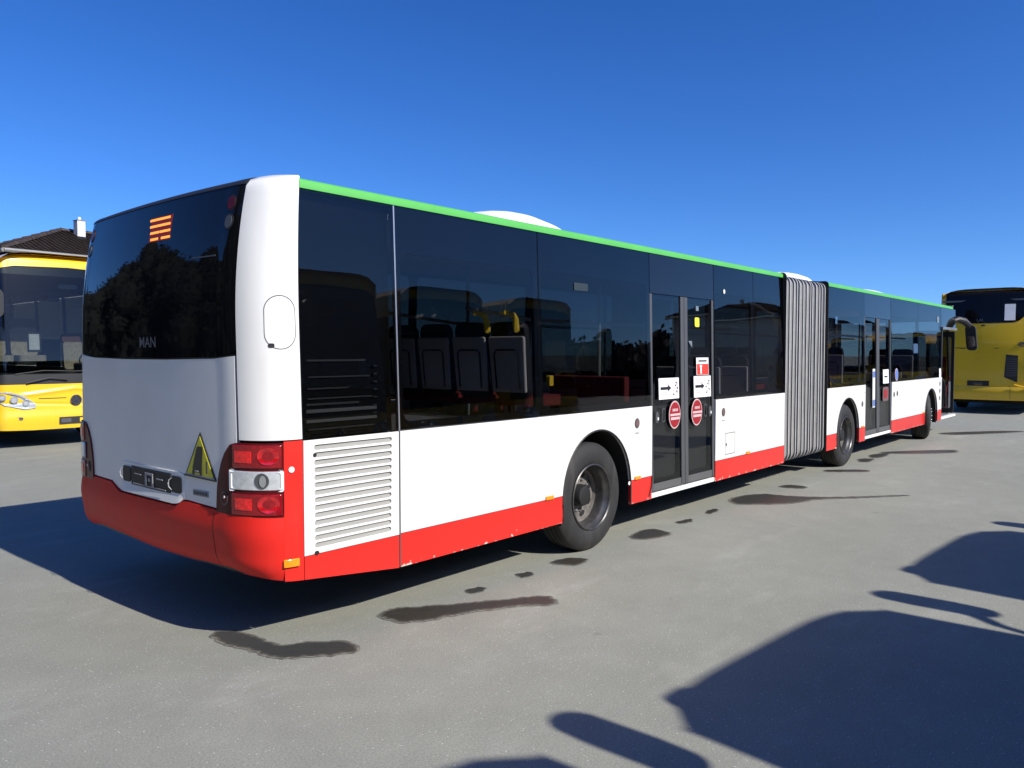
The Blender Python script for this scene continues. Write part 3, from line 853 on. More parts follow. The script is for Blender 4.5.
for k, (x, ins, outp) in enumerate(loops):
    if not outp: continue
    rb_ = MB(); m_ = len(sec); vs2 = []
    for dx_, gr in ((-.013, 0), (-.013, .006), (.013, .006), (.013, 0)):
        for j, (y, z) in enumerate(sec):
            wob = .010 * math.sin(x * 9 + z * 2.3) + .006 * math.sin(z * 5 + x * 31)
            vs2.append((x + wob + dx_, W / 2 + (y - W / 2) * (1 + gr / 1.3), 1.53 + (z - 1.53) * (1 + gr / 1.2)))
    rb_.add(vs2, [(i * m_ + j, i * m_ + (j + 1) % m_, (i + 1) * m_ + (j + 1) % m_, (i + 1) * m_ + j) for i in range(3) for j in range(m_)])
    rb_.build('bellows_rib', M['bellows_rib'], bl, smooth=30, recalc=False)
for x in (7.648, 9.202):
    mb = MB(); mb.plate([(y, z) for y, z in rrect(.0, W, .31, 2.775, .06)], [rrect(.10, W - .10, .42, 2.66, .06)], .012, lambda u, v, d, x=x: (x - .006 + d, u, v)); mb.build('bellows_frame', M['black'], bus, smooth=0)

# --- rear end
lean = lambda z: .10 * min(2, max(0, (z - 1.90) / .85)) ** 2 + (.16 * ((z - 2.72) / .09) ** 2.2 if z > 2.72 else 0)
rear = Nose(W, .415, .295, .40, .295, .035, ra2=.26, rb2=.30, lw=.30, lean=lean, tumble=tumble)
L = rear.L
rear_step = [(0, .83), (.60, .82), (.93, .833), (.985, .826), (1.06, .79), (1.86, .783), (1.93, .80), (2.03, .838), (L, .84)]
bot = lambda q: lerp([(0, .412), (.25, .437), (.52, .46), (1.0, .449), (1.42, .447), (2.3, .46), (L, .412)], q)
def bump_off(q, z):
    e = min(1, max(0, (z - bot(q)) / .10)); t = max(0, (z - .62) / .2)
    side = min(1, q / .3) * min(1, (L - q) / .3)
    return (-.05 * (1 - e) ** 2 + .022 * min(1, e) * math.exp(-((z - .70) / .12) ** 2)) * side + .002
mb = MB()
rear.patch(mb, .118, L - .118, bot, lambda q: lerp(rear_step, q) - .006, bump_off, .04, 90, 18)
bumper = mb.build('rear_bumper', M['bumper_red'], bus, smooth=50)
for sgn in (0, 1):   # red corner posts that rise beside the tail lamps
    mb = MB(); a, b = (.0, .1165) if not sgn else (L - .1165, L)
    rear.patch(mb, a, b, bot, ZW, .002, .04, 8, 10); mb.build('bumper_corner', M['bumper_red'], bumper, smooth=50)
mb = MB(); rear.patch(mb, .612, .617, .46, .80, lambda q, z: bump_off(q, z) + .001, .01, 1, 10); mb.build('bumper_seam', M['underbody'], bumper, smooth=0)
mb = MB(); rear.patch(mb, .035, .125, .505, .552, .018, .016, 6, 2); mb.build('side_marker', M['amber'], bumper, smooth=40, bevel=.004)
mb = MB(); rear.poly(mb, ell(.074, 1.072, .017, .017, 16), off=.008, th=.006); mb.build('reflector', M['paper'], bumper, smooth=0)
# backing shell so nothing shows through the joints
mb = MB(); rear.patch(mb, .02, L - .02, .46, 2.74, -.035, .01, 60, 14); mb.build('rear_shell', M['black_frit'], bus, smooth=50)
# engine flap
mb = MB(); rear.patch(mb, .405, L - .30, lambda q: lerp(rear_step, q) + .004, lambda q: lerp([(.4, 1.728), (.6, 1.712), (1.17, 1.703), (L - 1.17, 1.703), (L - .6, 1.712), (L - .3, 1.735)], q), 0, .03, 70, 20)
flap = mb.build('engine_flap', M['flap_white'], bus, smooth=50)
# rear window
wb = [(.385, 1.772), (.42, 1.738), (.6, 1.722), (1.17, 1.713), (L - 1.17, 1.713), (L - .6, 1.722), (L - .33, 1.74), (L - .285, 1.80)]
mb = MB(); rear.patch(mb, .388, L - .285, lambda q: lerp(wb, q), 2.725, .001, .02, 70, 26)
rwin = mb.build('rear_window', M['black_gloss'], bus, smooth=50)
mb = MB(); rear.patch(mb, .388, L - .285, 2.728, 2.775, .006, .04, 70, 8); mb.build('roof_lip', M['black'], bus, smooth=50)
# roof end behind the lip
mb = MB(); pts = [rear.P(L * k / 60, 2.768, -.03) for k in range(61)]
mb.add([(x, y, 2.765) for x, y, z in pts] + [(.52, W - .06, 2.765), (.52, .06, 2.765)], [tuple(range(63))])
mb.add([(x, y, 2.745) for x, y, z in pts] + [(.52, W - .06, 2.745), (.52, .06, 2.745)], [tuple(range(63))])
mb.build('roof_end', M['black'], bus, smooth=0)
# white corner columns
for sgn in (0, 1):
    a, b = (.003, .383) if not sgn else (L - .28, L - .003)
    mb = MB()
    qs = (lambda q: L - q) if sgn else (lambda q: q)
    rear.patch(mb, a, b, 1.244, lambda q: lerp([(.002, 2.715), (.012, 2.745), (.035, 2.770), (.08, 2.782), (.30, 2.786), (.36, 2.778), (.383, 2.755)], qs(q)), .003, .04, 30, 40)
    colm = mb.build('corner_column', M['white'], bus, smooth=55)
    if not sgn:
        mb = MB(); rear.poly(mb, rrect(.026, .206, 1.765, 2.077, .089, 9), [rrect(.030, .202, 1.770, 2.072, .086, 9)], .0042, .003)
        cap_ = mb.build('filler_cap', M['dark_grey'], colm, smooth=0)
        mb = MB(); rear.poly(mb, rrect(.150, .185, 1.775, 1.80, .01), [], .006, .004); mb.build('finger_notch', M['black'], cap_, smooth=0)
        mb = MB(); rear.patch(mb, .385, .403, 1.24, 1.73, -.012, .01, 2, 6); mb.build('seam', M['underbody'], colm, smooth=0)
# destination display: hatched bars of orange light
mb = MB(); rear.patch(mb, 1.172, 1.462, 2.470, 2.632, .0025, .001, 6, 4); disp = mb.build('destination_display', M['led_dim'], rwin, smooth=0)
mb = MB()
for k in range(4):
    z = 2.486 + k * .0435
    gaps = {0: ((1.182, 1.30), (1.345, 1.452)), 1: ((1.178, 1.315), (1.325, 1.455))}.get(k, ((1.176, 1.458),))
    for a, b in gaps: rear.patch(mb, a + .013 * (k - 1), b + .013 * (k - 1), z - .0075, z + .0075, .005, .002, 6, 1)
mb.build('lit_bar', M['led'], disp, smooth=0)
mb = MB(); add_text(mb, 'MAN', .098, lambda x, y: rear.P(1.407 - x * 1.12, 1.812 + y, .004), bold=.0008); mb.build('badge_lettering', M['logo_grey'], rwin, smooth=0)
for sgn in (0, 1):
    for z in (2.625, 2.513):
        q = .494 if not sgn else L - .40
        mb = MB(); rear.poly(mb, ell(q, z, .045, .050), [], .003, .002, 0); rear.poly(mb, ell(q, z, .034, .039), [], .006, .003, 1)
        mb.build('high_lamp', [M['black'], M['lens_dark'] if z > 2.55 else M['dark_grey']], rwin, smooth=0)
mb = MB(); rear.patch(mb, .60, .86, 2.318, 2.326, .003, .002, 4, 1); mb.build('heater_line', M['dark_grey'], rwin, smooth=0)

# tail lamps
def tail_lamp(fl):
    q = (lambda s: L - s) if fl else (lambda s: s)
    def pt(mb, s0, s1, zl, zh, off, th, ns=16, nz=6, mi=0):
        a, b = sorted((q(s0), q(s1)))
        zl2 = (lambda s: zl(q(s))) if callable(zl) else zl
        zh2 = (lambda s: zh(q(s))) if callable(zh) else zh
        rear.patch(mb, a, b, zl2, zh2, off, th, ns, nz, mi)
    top = lambda s: lerp([(.12, 1.228), (.40, 1.228), (.45, 1.216), (.50, 1.165), (.54, 1.10), (.568, 1.03), (.585, .95), (.597, .80)], s)
    mb = MB(); pt(mb, .120, .597, .803, top, .012, .035, 40, 12)
    h = mb.build('tail_lamp', M['lens_dark'], bus, smooth=50)
    for nm, s0, s1, z0, z1, mt in (('lamp_lens', .128, .425, 1.085, 1.218, 'lens_red'), ('lamp_lens', .128, .437, .958, 1.068, 'lens_clear'), ('lamp_lens', .128, .437, .812, .936, 'lens_red')):
        mb = MB(); pt(mb, s0, s1, z0, z1, .018, .01, 16, 6); ln = mb.build(nm, M[mt], h, smooth=50, bevel=.006)
        ob = MB()
        if mt == 'lens_red':
            pt(ob, .292, .405, z0 + .030, z0 + .098, .0205, .003, 10, 4)
            ob.build('reflector_block', M['lens_bright'], ln, smooth=0, bevel=.004)
            ob = MB(); rear.poly(ob, ell(q(.200), (z0 + z1) / 2 + .004, .058, .050, 24), [], .0225, .003); ob.build('lamp_bowl', M['lens_mid'], ln, smooth=0)
        else:
            mb2 = MB(); rear.poly(mb2, rrect(*sorted((q(.120), q(.445))), .950, 1.076, .012), [rrect(*sorted((q(.136), q(.429))), .966, 1.060, .01)], .023, .005); mb2.build('lamp_bezel', M['white_plastic'], ln, smooth=0)
            rear.poly(ob, ell(q(.235), 1.013, .040, .046, 20), [], .021, .002); ob.build('lamp_bowl', M['dark_grey'], ln, smooth=0)
            ob = MB(); rear.poly(ob, ell(q(.228), 1.012, .018, .034, 20), [], .024, .002); ob.build('lamp_bulb', M['chrome'], ln, smooth=0)
    mb = MB(); rear.poly(mb, ell(q(.505), .897, .036, .042, 20), [], .016, .003, 0); rear.poly(mb, ell(q(.505), .897, .026, .031, 20), [], .019, .003, 1); rear.poly(mb, ell(q(.497), .905, .007, .008, 10), [], .022, .003, 2)
    mb.build('round_reflector', [M['dark_grey'], M['lens_dark'], M['paper']], h, smooth=0)
    return h
tail_lamp(0); tail_lamp(1)

# number plate recess with its two lamps
mb = MB()
def scoop(q, z):
    t = (z - .80) / .21; u = min((q - .955) / .05, (1.862 - q) / .05, 1)
    return .006 + .016 * max(0, 1 - t * 2.6) * u
rear.patch(mb, .955, 1.862, lambda q: lerp([(.955, .845), (1.0, .812), (1.06, .800), (1.80, .800), (1.862, .85)], q), lambda q: lerp([(.955, .985), (1.0, 1.0), (1.82, 1.0), (1.862, .96)], q), scoop, .02, 40, 12)
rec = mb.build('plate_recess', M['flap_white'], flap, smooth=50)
mb = MB(); rear.patch(mb, 1.112, 1.672, .855, .983, .013, .010, 10, 3); plate = mb.build('plate_holder', M['black'], rec, smooth=0, bevel=.004)
mb = MB()
for s0, s1, z0, z1 in ((1.33, 1.345, .875, .955), (1.425, 1.44, .875, .955), (1.33, 1.44, .945, .960), (1.375, 1.395, .905, .925), (1.16, 1.62, .868, .873), (1.50, 1.60, .935, .940), (1.20, 1.28, .93, .936)):
    rear.patch(mb, s0, s1, z0, z1, .023, .004, 3, 1)
mb.build('plate_bracket', M['tiny_grey'], plate, smooth=0)
for c in (1.745, 1.045):
    mb = MB(); rear.poly(mb, rrect(c - .062, c + .062, .868, .972, .02), [], .013, .006); lm = mb.build('plate_lamp', M['black'], rec, smooth=0, bevel=.004)
    mb = MB(); e = c + .045
    mb.tube([rear.P(e - .012, .885, .024), rear.P(e + .004, .905, .034), rear.P(e + .006, .925, .036), rear.P(e + .004, .945, .034), rear.P(e - .012, .962, .024)], [.002, .004, .005, .004, .002], 10); mb.build('lamp_cover', M['tiny_grey'], lm)
# warning triangle and maker's label
def tri(mb, sc, off, mi, cut=None):
    A, B, C = (.770, 1.268), (.948, .990), (.600, .982)
    cx, cz = (A[0] + B[0] + C[0]) / 3, (A[1] + B[1] + C[1]) / 3
    rear.poly(mb, [(cx + (x - cx) * sc, cz + (z - cz) * sc) for x, z in (A, B, C)], [], off, .002, mi)
mb = MB(); tri(mb, 1.0, .004, 0); tri(mb, .86, .007, 1)
k = .0095
rear.poly(mb, [(.742, 1.180), (.794, 1.180), (.806, 1.165), (.850, 1.05), (.850, 1.03), (.752, 1.03), (.745, 1.10), (.738, 1.17)], [], .0095, .002, 0)         # bus body of the pictogram
rear.poly(mb, rrect(.762, .845, 1.018, 1.04, .004), [], .0097, .002, 0)
rear.poly(mb, rrect(.752, .770, 1.004, 1.03, .002), [], .0099, .002, 0); rear.poly(mb, rrect(.836, .854, 1.004, 1.03, .002), [], .0099, .002, 0)
rear.poly(mb, rrect(.785, .822, 1.022, 1.032, .002), [], .0120, .002, 3)
rear.poly(mb, rrect(.690, .704, 1.02, 1.095, .002), [], .0095, .002, 2)        # upright bar beside it
rear.poly(mb, [(.944, .992), (.604, .984), (.617, 1.0), (.934, 1.008)], [], .0100, .002, 3)
rear.poly(mb, [(.948, .990), (.600, .982), (.603, .990), (.943, .999)], [], .0130, .002, 0)
mb.build('warning_triangle', [M['sticker_black'], M['yellow_sticker'], M['dark_grey'], M['tiny_grey']], flap, smooth=0)
mb = MB(); rear.poly(mb, rrect(.69, .86, .876, .912, .005), [], .004, .003, 0)
for j in range(5): rear.poly(mb, rrect(.70 + .031 * j, .722 + .031 * j, .884, .904, .003), [], .007, .002, 1)
mb.build('maker_label', [M['tiny_grey'], M['dark_grey']], flap, smooth=0)

# --- front end
fl = lambda z: .14 * max(0, (z - 1.1) / 1.6) ** 1.3 + (.16 * ((z - 2.70) / .09) ** 2 if z > 2.70 else 0)
front = Nose(W, .55, .42, .5, .42, .08, lean=fl, tumble=tumble, T=lambda a, b, z: (17.85 - a, b, z))
FL = front.L
mb = MB(); front.patch(mb, .36, FL - .003, .34, 1.10, 0, .04, 50, 8); fp = mb.build('front_panel', M['white'], bus, smooth=50)
mb = MB(); front.patch(mb, .36, FL - .003, .33, .52, .004, .03, 50, 3); mb.build('front_bumper', M['red'], bus, smooth=50)
mb = MB(); front.patch(mb, .40, FL - .3, 1.104, 2.45, 0, .012, 50, 10); mb.build('windscreen', M['glass'], bus, smooth=50)
mb = MB(); front.patch(mb, .20, FL - .2, 2.454, 2.70, 0, .04, 50, 5); mb.build('front_header', M['black_gloss'], bus, smooth=50)
mb = MB(); front.patch(mb, .0, FL, 2.703, 2.79, 0, .05, 50, 5); mb.build('roof_lip', M['white'], bus, smooth=50)
for a, b in ((.345, .398), (FL - .298, FL - .05)):
    mb = MB(); front.patch(mb, a, b, 1.104, 2.45, .002, .05, 8, 8); mb.build('front_pillar', M['black'], bus, smooth=50)
mb = MB(); front.patch(mb, .25, .40, 2.40, 2.702, .006, .05, 8, 8); mb.build('corner_column', M['white'], bus, smooth=50)
mb = MB(); front.patch(mb, .355, .40, .345, 1.10, .006, .05, 4, 6); mb.build('corner_column', M['silver'], bus, smooth=50)
# open front door: leaves swung inward at the sides of the opening
dr = empty('front_door', (16.85, 0, 0), 0, bus)
mb = MB(); mb.plate([(-.69, 2.30), (.66, 2.30), (.66, ZT), (-.69, ZT)], [], .03, lambda u, v, d: (u, tumble(v) + d, v)); mb.build('door_header', M['header_gloss'], dr, smooth=0)
mb = MB(); mb.box(-.66, .64, .0, .05, 2.24, 2.296); mb.build('header_rail', M['silver'], dr, smooth=0, bevel=.004)
mb = MB(); mb.box(-.69, .66, .0, .45, .335, .375); mb.build('door_step', M['white_plastic'], dr, smooth=0, bevel=.004)
mb = MB(); mb.box(-.695, -.64, .02, .07, .38, 2.24); mb.build('door_post', M['black'], dr, smooth=0)
for xx in (-.60, .55):
    mb = MB(); mb.plate(rrect(.03, .60, .40, 2.22, .03), [rrect(.09, .53, .50, 2.10, .05)], .035, lambda u, v, d, xx=xx: (xx + d, u, v)); lf = mb.build('door_leaf', M['black'], dr, smooth=0)
    mb = MB(); mb.plate(rrect(.08, .54, .49, 2.11, .05), [], .006, lambda u, v, d, xx=xx: (xx + .012 + d, u, v)); mb.build('door_glass', M['glass'], lf, smooth=0)
    mb = MB(); mb.tube([(xx + .07, .12, 1.20), (xx + .11, .16, 1.14), (xx + .14, .20, 1.0), (xx + .15, .22, .70), (xx + .13, .22, .52)], .018, 8); mb.build('grab_handle', M['brick_red'], lf)
mb = MB(); mb.tube([(-.50, .10, 1.30), (-.30, .10, 1.22), (-.05, .10, 1.12), (.10, .10, .98), (.16, .10, .6)], .016, 8); mb.build('grab_handle', M['black'], dr)
# mirror on its arm
mm = MB(); mm.tube([(17.50, .10, 2.46), (17.62, .02, 2.50), (17.75, -.08, 2.46), (17.86, -.16, 2.36), (17.88, -.18, 2.26)], [.05, .07, .08, .07, .05], 10)
mir = mm.build('mirror_arm', M['black'], bus)
mb = MB()
mb.plate(rrect(-.105, .105, 1.80, 2.36, .08, 7), [], .09, lambda u, v, d: (17.82 + d + .08 * (2.3 - v), -.20 + u + .12 * (2.2 - v) * -.6, v))
mbx = mb.build('side_mirror', M['black'], mir, smooth=0, bevel=.02)
mb = MB(); mb.plate(rrect(-.08, .08, 1.88, 2.12, .06, 7), [], .004, lambda u, v, d: (17.812 + d + .08 * (2.3 - v), -.20 + u + .12 * (2.2 - v) * -.6, v)); mb.build('mirror_glass', M['chrome'], mbx, smooth=0)

# --- floor, underbody, inside
mb = MB()
for x0, x1, y0, y1 in ((1.16, 2.9, .08, W - .08), (2.9, 4.0, .80, W - .80), (4.0, 9.6, .08, W - .08), (9.6, 10.7, .80, W - .80), (10.7, 14.75, .08, W - .08), (14.75, 15.82, .80, W - .80), (15.82, 17.4, .08, W - .08)):
    mb.box(x0, x1, y0, y1, .345, .385)
mb.build('bus_floor', M['floor_lining'], bus, smooth=0)
mb = MB(); mb.box(1.3, 2.85, .45, W - .45, .28, .343); mb.box(4.1, 9.5, .5, W - .5, .26, .343); mb.box(10.8, 14.7, .5, W - .5, .26, .343)
for cx in (3.405, 10.165, 15.285): mb.box(cx - .12, cx + .12, .36, W - .36, .36, .60)
mb.build('chassis', M['underbody'], bus, smooth=0)
mb = MB(); mb.box(.385, 1.14, .10, W - .10, .50, 2.62); mb.build('engine_tower', M['black_frit'], bus, smooth=0)
for y in (.034, W - .074):
    mb = MB(); mb.box(.388, .46, y, y + .04, .425, 2.60) if y > 1 else mb.box(.388, .46, y, y + .04, .425, 1.24); mb.build('seam_light_block', M['black_frit'], bus, smooth=0)  # unseen strip added to stop sunlight leaking through the corner seam
for b_ in ((1.15, 2.90, .10, W - .10, .39, 1.18), (3.0, 3.95, .10, .78, 1.09, 1.14), (3.0, 3.95, W - .78, W - .10, 1.09, 1.14), (9.7, 10.6, .10, .78, 1.08, 1.12), (9.7, 10.6, W - .78, W - .1, 1.08, 1.12), (14.8, 15.75, .10, .78, 1.06, 1.10), (14.8, 15.75, W - .78, W - .1, 1.06, 1.10)):
    mb = MB(); mb.box(*b_); mb.build('podium', M['floor_lining'], bus, smooth=0)
mb = MB(); mb.box(1.16, 7.62, .11, W - .11, 2.62, 2.66); mb.box(9.22, 17.2, .11, W - .11, 2.62, 2.66)
mb.build('ceiling', M['lining'], bus, smooth=0)
mb = MB(); mb.box(17.0, 17.35, .62, W - .3, .40, 1.12); mb.build('dashboard', M['black'], bus, smooth=0)

def make_seat():
    s = empty('passenger_seat', (0, 0, 0))
    # shell seen from behind: flat tapered board with a raised rim line; it faces +x
    mb = MB(); mb.plate([(-.185, .52), (.185, .52), (.20, .98), (.19, .995), (-.19, .995), (-.20, .98)], [], .03, lambda u, v, d: (d - .10 * (v - .45), u, v)); sh = mb.build('seat_shell', M['seat_shell'], s, smooth=0, bevel=.01)
    mb = MB(); mb.tube([(-.006 - .10 * (v - .45), u, v) for u, v in ((-.13, .55), (-.135, .85), (-.11, .88), (.11, .88), (.135, .85), (.13, .55))], .007, 6); mb.build('shell_rib', M['seat_dark'], sh)
    mb = MB(); mb.plate(rrect(-.19, .19, .46, 1.12, .08), [], .06, lambda u, v, d: (.034 + d - .10 * (v - .45), u, v)); mb.build('seat_back', M['seat_dark'], s, smooth=0, bevel=.02)
    mb = MB(); mb.plate(rrect(-.165, .165, .5, 1.10, .08), [], .01, lambda u, v, d: (.096 + d - .10 * (v - .45), u, v)); mb.build('seat_pad', M['seat_fabric'], s, smooth=0)
    mb = MB(); mb.plate(rrect(.04, .50, -.20, .20, .07), [], .09, lambda u, v, d: (u, v, .40 + d)); mb.build('seat_cushion', M['seat_fabric'], s, smooth=0, bevel=.02)
    mb = MB(); mb.box(.12, .34, -.04, .04, .0, .40); mb.build('seat_leg', M['dark_grey'], s, smooth=0)
    return s
seat0 = make_seat()
placed = []
def put_seat(x, y, z, turn=False):
    s = seat0 if not placed else copy_tree(seat0)
    s.parent = bus; s.location = (x, y, z); s.rotation_euler = (0, 0, math.pi if turn else 0)
    placed.append(s)
for y in (.46, .90, 1.36, 1.82): put_seat(2.78, y, .89)
for x in (1.9,):
    for y in (1.9, 2.3): put_seat(x, y, .89, True)
for y in (.42,): put_seat(3.25, y, 1.14) if False else None
for x, z in ((3.55, 1.14 - .40), (4.6, .385), (5.5, .385), (6.4, .385), (7.1, .385)):
    for y in (1.82, 2.26): put_seat(x, y, z)
for x in (6.2, 6.95):
    for y in (.38, .82): put_seat(x, y, .385 + .2)
for x, z in ((9.75, .72), (10.45, .72), (13.0, .385), (13.8, .385), (14.6, .70)):
    for y in (.38, .82, 1.82, 2.26): put_seat(x, y, z)
def grab(pts, r, mtl='pole', name='grab_pole'):
    mb = MB(); mb.tube(pts, r, 8); return mb.build(name, M[mtl], bus)
for y, x in ((.335, 2.70), (.66, 2.70)):   # slim yellow corner handles on the seat row
    mb = MB(); mb.plate([(-.075, 2.088), (-.03, 2.10), (.012, 2.075), (.030, 2.03), (.036, 1.93), (.022, 1.91), (.004, 1.925), (.0, 2.02), (-.02, 2.055), (-.07, 2.072)], [], .022, lambda u, v, d, x=x, y=y: (x + d - .03 + u * .9, y - u * 1.1, v)); mb.build('grab_handle', M['grab_yellow'], bus, smooth=0, bevel=.006)
for x, y in ((3.45, .72), (4.25, .55), (5.8, .55), (3.45, 1.6), (4.6, 1.6), (5.9, 1.6), (7.0, 1.6), (10.9, .6), (12.6, .6), (11.7, 1.6), (13.4, 1.6)):
    grab([(x, y, .4), (x, y, 2.62)], .017)
for y in (.7, 1.75):
    grab([(2.5, y, 2.12), (3.4, y, 2.05), (7.5, y, 2.05)], .016); grab([(9.4, y, 2.05), (16.0, y, 2.05)], .016)
mb = MB(); mb.plate(rrect(3.64, 3.70, 1.43, 1.53, .015), [], .04, lambda u, v, d: (u, .70 + d, v)); mb.build('ticket_validator', M['grab_yellow'], bus, smooth=0, bevel=.01)
mb = MB(); mb.box(4.02, 4.10, .10, 1.0, .40, 1.52); mb.build('screen_panel', M['seat_fabric'], bus, smooth=0, bevel=.01)

# ------------------------------------------------------------------ yellow coaches
CW = 2.55
def make_coach(loc, rz, label, detail=True):
    """A tall touring coach; front at local x = 0 looking along +x, body back to x = -12."""
    LEN = 11.8; H = 3.62
    c = empty('touring_coach', loc, rz)
    tag(c, label, 'coach', 'yellow touring coaches')
    hw = CW / 2
    Y = M['coach_yellow']
    ct = lambda z: .06 * min(1.4, max(0, (z - 1.3) / 2.0))
    cl = lambda z: .02 * max(0, z - .3) + .22 * min(1.3, max(0, (z - 1.25) / 2.2)) ** 1.7 + (.26 * ((z - 3.44) / .18) ** 2.3 if z > 3.44 else 0)
    rl = lambda z: .20 * min(1.3, max(0, (z - 1.9) / 1.6)) ** 1.5 + (.4 * ((z - 3.40) / .24) ** 2 if z > 3.40 else 0)
    F = Nose(CW, .55, .25, .24, .25, .05, n=2.4, lean=cl, tumble=ct, T=lambda a, b, z: (-a, b - hw, z))
    B = Nose(CW, .45, .28, .34, .28, .04, n=2.4, lean=rl, tumble=ct, T=lambda a, b, z: (-LEN + a, hw - b, z))
    rt = lambda u, v, d: (u, -hw + ct(v) + d, v)
    lf = lambda u, v, d: (u, hw - ct(v) - d, v)
    A = [(-2.75, .56, 1.08), (-8.9, .56, 1.08)]
    # ---- sides
    for mp in (rt, lf):
        bottom = [(-LEN + .45, .36)]
        for q in sorted(A): bottom += [(q[0] - q[1], .36)] + arch_pts(*q) + [(q[0] + q[1], .36)]
        bottom += [(-.55, .36)]
        mb = MB(); mb.plate(bottom + [(-.55, 1.42), (-LEN + .45, 1.42)], [], .03, mp); mb.build('side_panel', Y, c, smooth=0, bevel=.004)
        mb = MB(); mb.plate([(-LEN + .45, 3.02), (-.55, 3.02), (-.55, 3.42), (-LEN + .45, 3.42)], [], .03, mp); mb.build('upper_panel', Y, c, smooth=0)
        for k in range(6):
            a = -.56 - k * (LEN - 1.02) / 6; b = a - (LEN - 1.02) / 6 + .012
            mb = MB(); mb.plate([(b, 1.425), (a, 1.425), (a, 3.015), (b, 3.015)], [], .008, mp); mb.build('window', M['glass_dark'], c, smooth=0)
            mb = MB(); mb.plate([(b - .03, 1.425), (b + .03, 1.425), (b + .03, 3.015), (b - .03, 3.015)], [], .05, lambda u, v, d, mp=mp: mp(u, v, d + .02)); mb.build('window_pillar', M['black'], c, smooth=0)
        for z0 in (1.05,):
            mb = MB(); mb.plate([(-LEN + .5, z0), (-3.4, z0), (-3.4, z0 + .012), (-LEN + .5, z0 + .012)], [], .004, lambda u, v, d, mp=mp: mp(u, v, d - .002)); mb.build('trim_line', M['black'], c, smooth=0)
    for q in A:
        liner(c, q[0], q[1], q[2], -hw + .03, -hw + .75); liner(c, q[0], q[1], q[2], hw - .03, hw - .75)
    for x in (-2.75, -8.9):
        make_wheel(c, x, -hw + .05, -1, 'silver', 0, -.02 if x > -5 else .13, .50, .29); make_wheel(c, x, hw - .05, 1, 'silver', 0, -.02 if x > -5 else .13, .50, .29)
    mb = MB(); n = 12; vs = []
    for x in (-LEN + .40, -.50):
        for k in range(n + 1):
            y = -hw + .09 + (CW - .18) * k / n
            vs.append((x, y, 3.40 + .20 * (1 - abs(y / (hw - .09)) ** 5) ** .7))
    mb.add(vs, [(k, k + 1, n + 2 + k, n + 1 + k) for k in range(n)]); mb.add([(a, b, d - .04) for a, b, d in vs], [(k, k + 1, n + 2 + k, n + 1 + k) for k in range(n)])
    mb.build('roof', Y, c, recalc=False)
    mb = MB(); mb.box(-LEN + .5, -.62, -hw + .1, hw - .1, .30, .36); mb.build('coach_floor', M['underbody'], c, smooth=0)
    mb = MB(); mb.box(-LEN + .3, -1.9, -hw + .1, hw - .1, 1.18, 1.24); mb.build('cabin_floor', M['floor_lining'], c, smooth=0)
    mb = MB(); mb.box(-LEN + .3, -.9, -hw + .12, hw - .12, 3.22, 3.27); mb.build('ceiling', M['floor_lining'], c, smooth=0)
    # ---- front
    FL_ = F.L
    def crease(q, z):
        u = abs(q - FL_ / 2)
        o = .03 * math.exp(-((z - .52) / .16) ** 2)
        o += .020 * math.exp(-((z - (.98 + .10 * max(0, 1 - u / .8))) / .035) ** 2) * min(1, max(0, 1.0 - u) / .2)
        o -= .012 * math.exp(-((z - (.83 - .05 * max(0, 1 - u / .9))) / .02) ** 2)
        return o
    mb = MB(); F.patch(mb, .003, FL_ - .003, lambda q: lerp([(0, .36), (.7, .335), (FL_ - .7, .335), (FL_, .36)], q), 1.17, crease, .04, 90, 60); fpn = mb.build('front_panel', Y, c, smooth=60)
    mb = MB(); F.patch(mb, .128, FL_ - .128, 1.172, 1.345, .0, .03, 60, 4); mb.build('wiper_panel', M['black'], c, smooth=50)
    ws_top = lambda q: lerp([(.0, 3.22), (.5, 3.33), (FL_ / 2, 3.36), (FL_ - .5, 3.33), (FL_, 3.22)], q)
    mb = MB(); F.patch(mb, .13, FL_ - .13, 1.35, lambda q: ws_top(q) - .004, .0, .012, 60, 24); wsn = mb.build('windscreen', M['glass_clear'], c, smooth=60)
    mb = MB(); F.patch(mb, .14, FL_ - .14, 3.18, lambda q: ws_top(q) - .01, -.016, .01, 40, 4); mb.build('sun_band', M['black_frit'], wsn, smooth=60)
    mb = MB(); F.patch(mb, .0, FL_, lambda q: ws_top(q), lambda q: lerp([(0, 3.44), (.30, 3.47), (.55, 3.56), (.9, 3.60), (FL_ - .9, 3.60), (FL_ - .55, 3.56), (FL_ - .30, 3.47), (FL_, 3.44)], q), .004, .03, 90, 14); mb.build('front_cap', Y, c, smooth=60)
    for a, b in ((.0, .127), (FL_ - .127, FL_)):
        mb = MB(); F.patch(mb, a, b, 1.172, lambda q: ws_top(q) - .002, .0, .04, 10, 14); mb.build('front_pillar', M['black'], c, smooth=60)
    # headlights: swept clusters
    for sg in (0, 1):
        q = (lambda s: FL_ - s) if sg else (lambda s: s)
        P_ = [(q(.12), 1.06), (q(.35), 1.04), (q(.55), .98), (q(.76), .82), (q(.76), .74), (q(.58), .72), (q(.28), .80), (q(.12), .90)]
        mb = MB(); F.poly(mb, P_, [], .030, .03, 0)
        hl = mb.build('headlight', M['lens_clear'], c, smooth=0, bevel=.006)
        for cc, zz, rr_ in ((.25, .94, .055), (.42, .90, .065), (.60, .83, .055)):
            mb = MB(); F.poly(mb, ell(q(cc), zz, rr_, rr_, 20), [ell(q(cc), zz, rr_ * .62, rr_ * .62, 20)], .036, .006); mb.build('lamp_ring', M['silver'], hl, smooth=0)
            mb = MB(); F.poly(mb, ell(q(cc), zz, rr_ * .6, rr_ * .6, 18), [], .033, .004); mb.build('lamp_bowl', M['lens_clear'], hl, smooth=0)
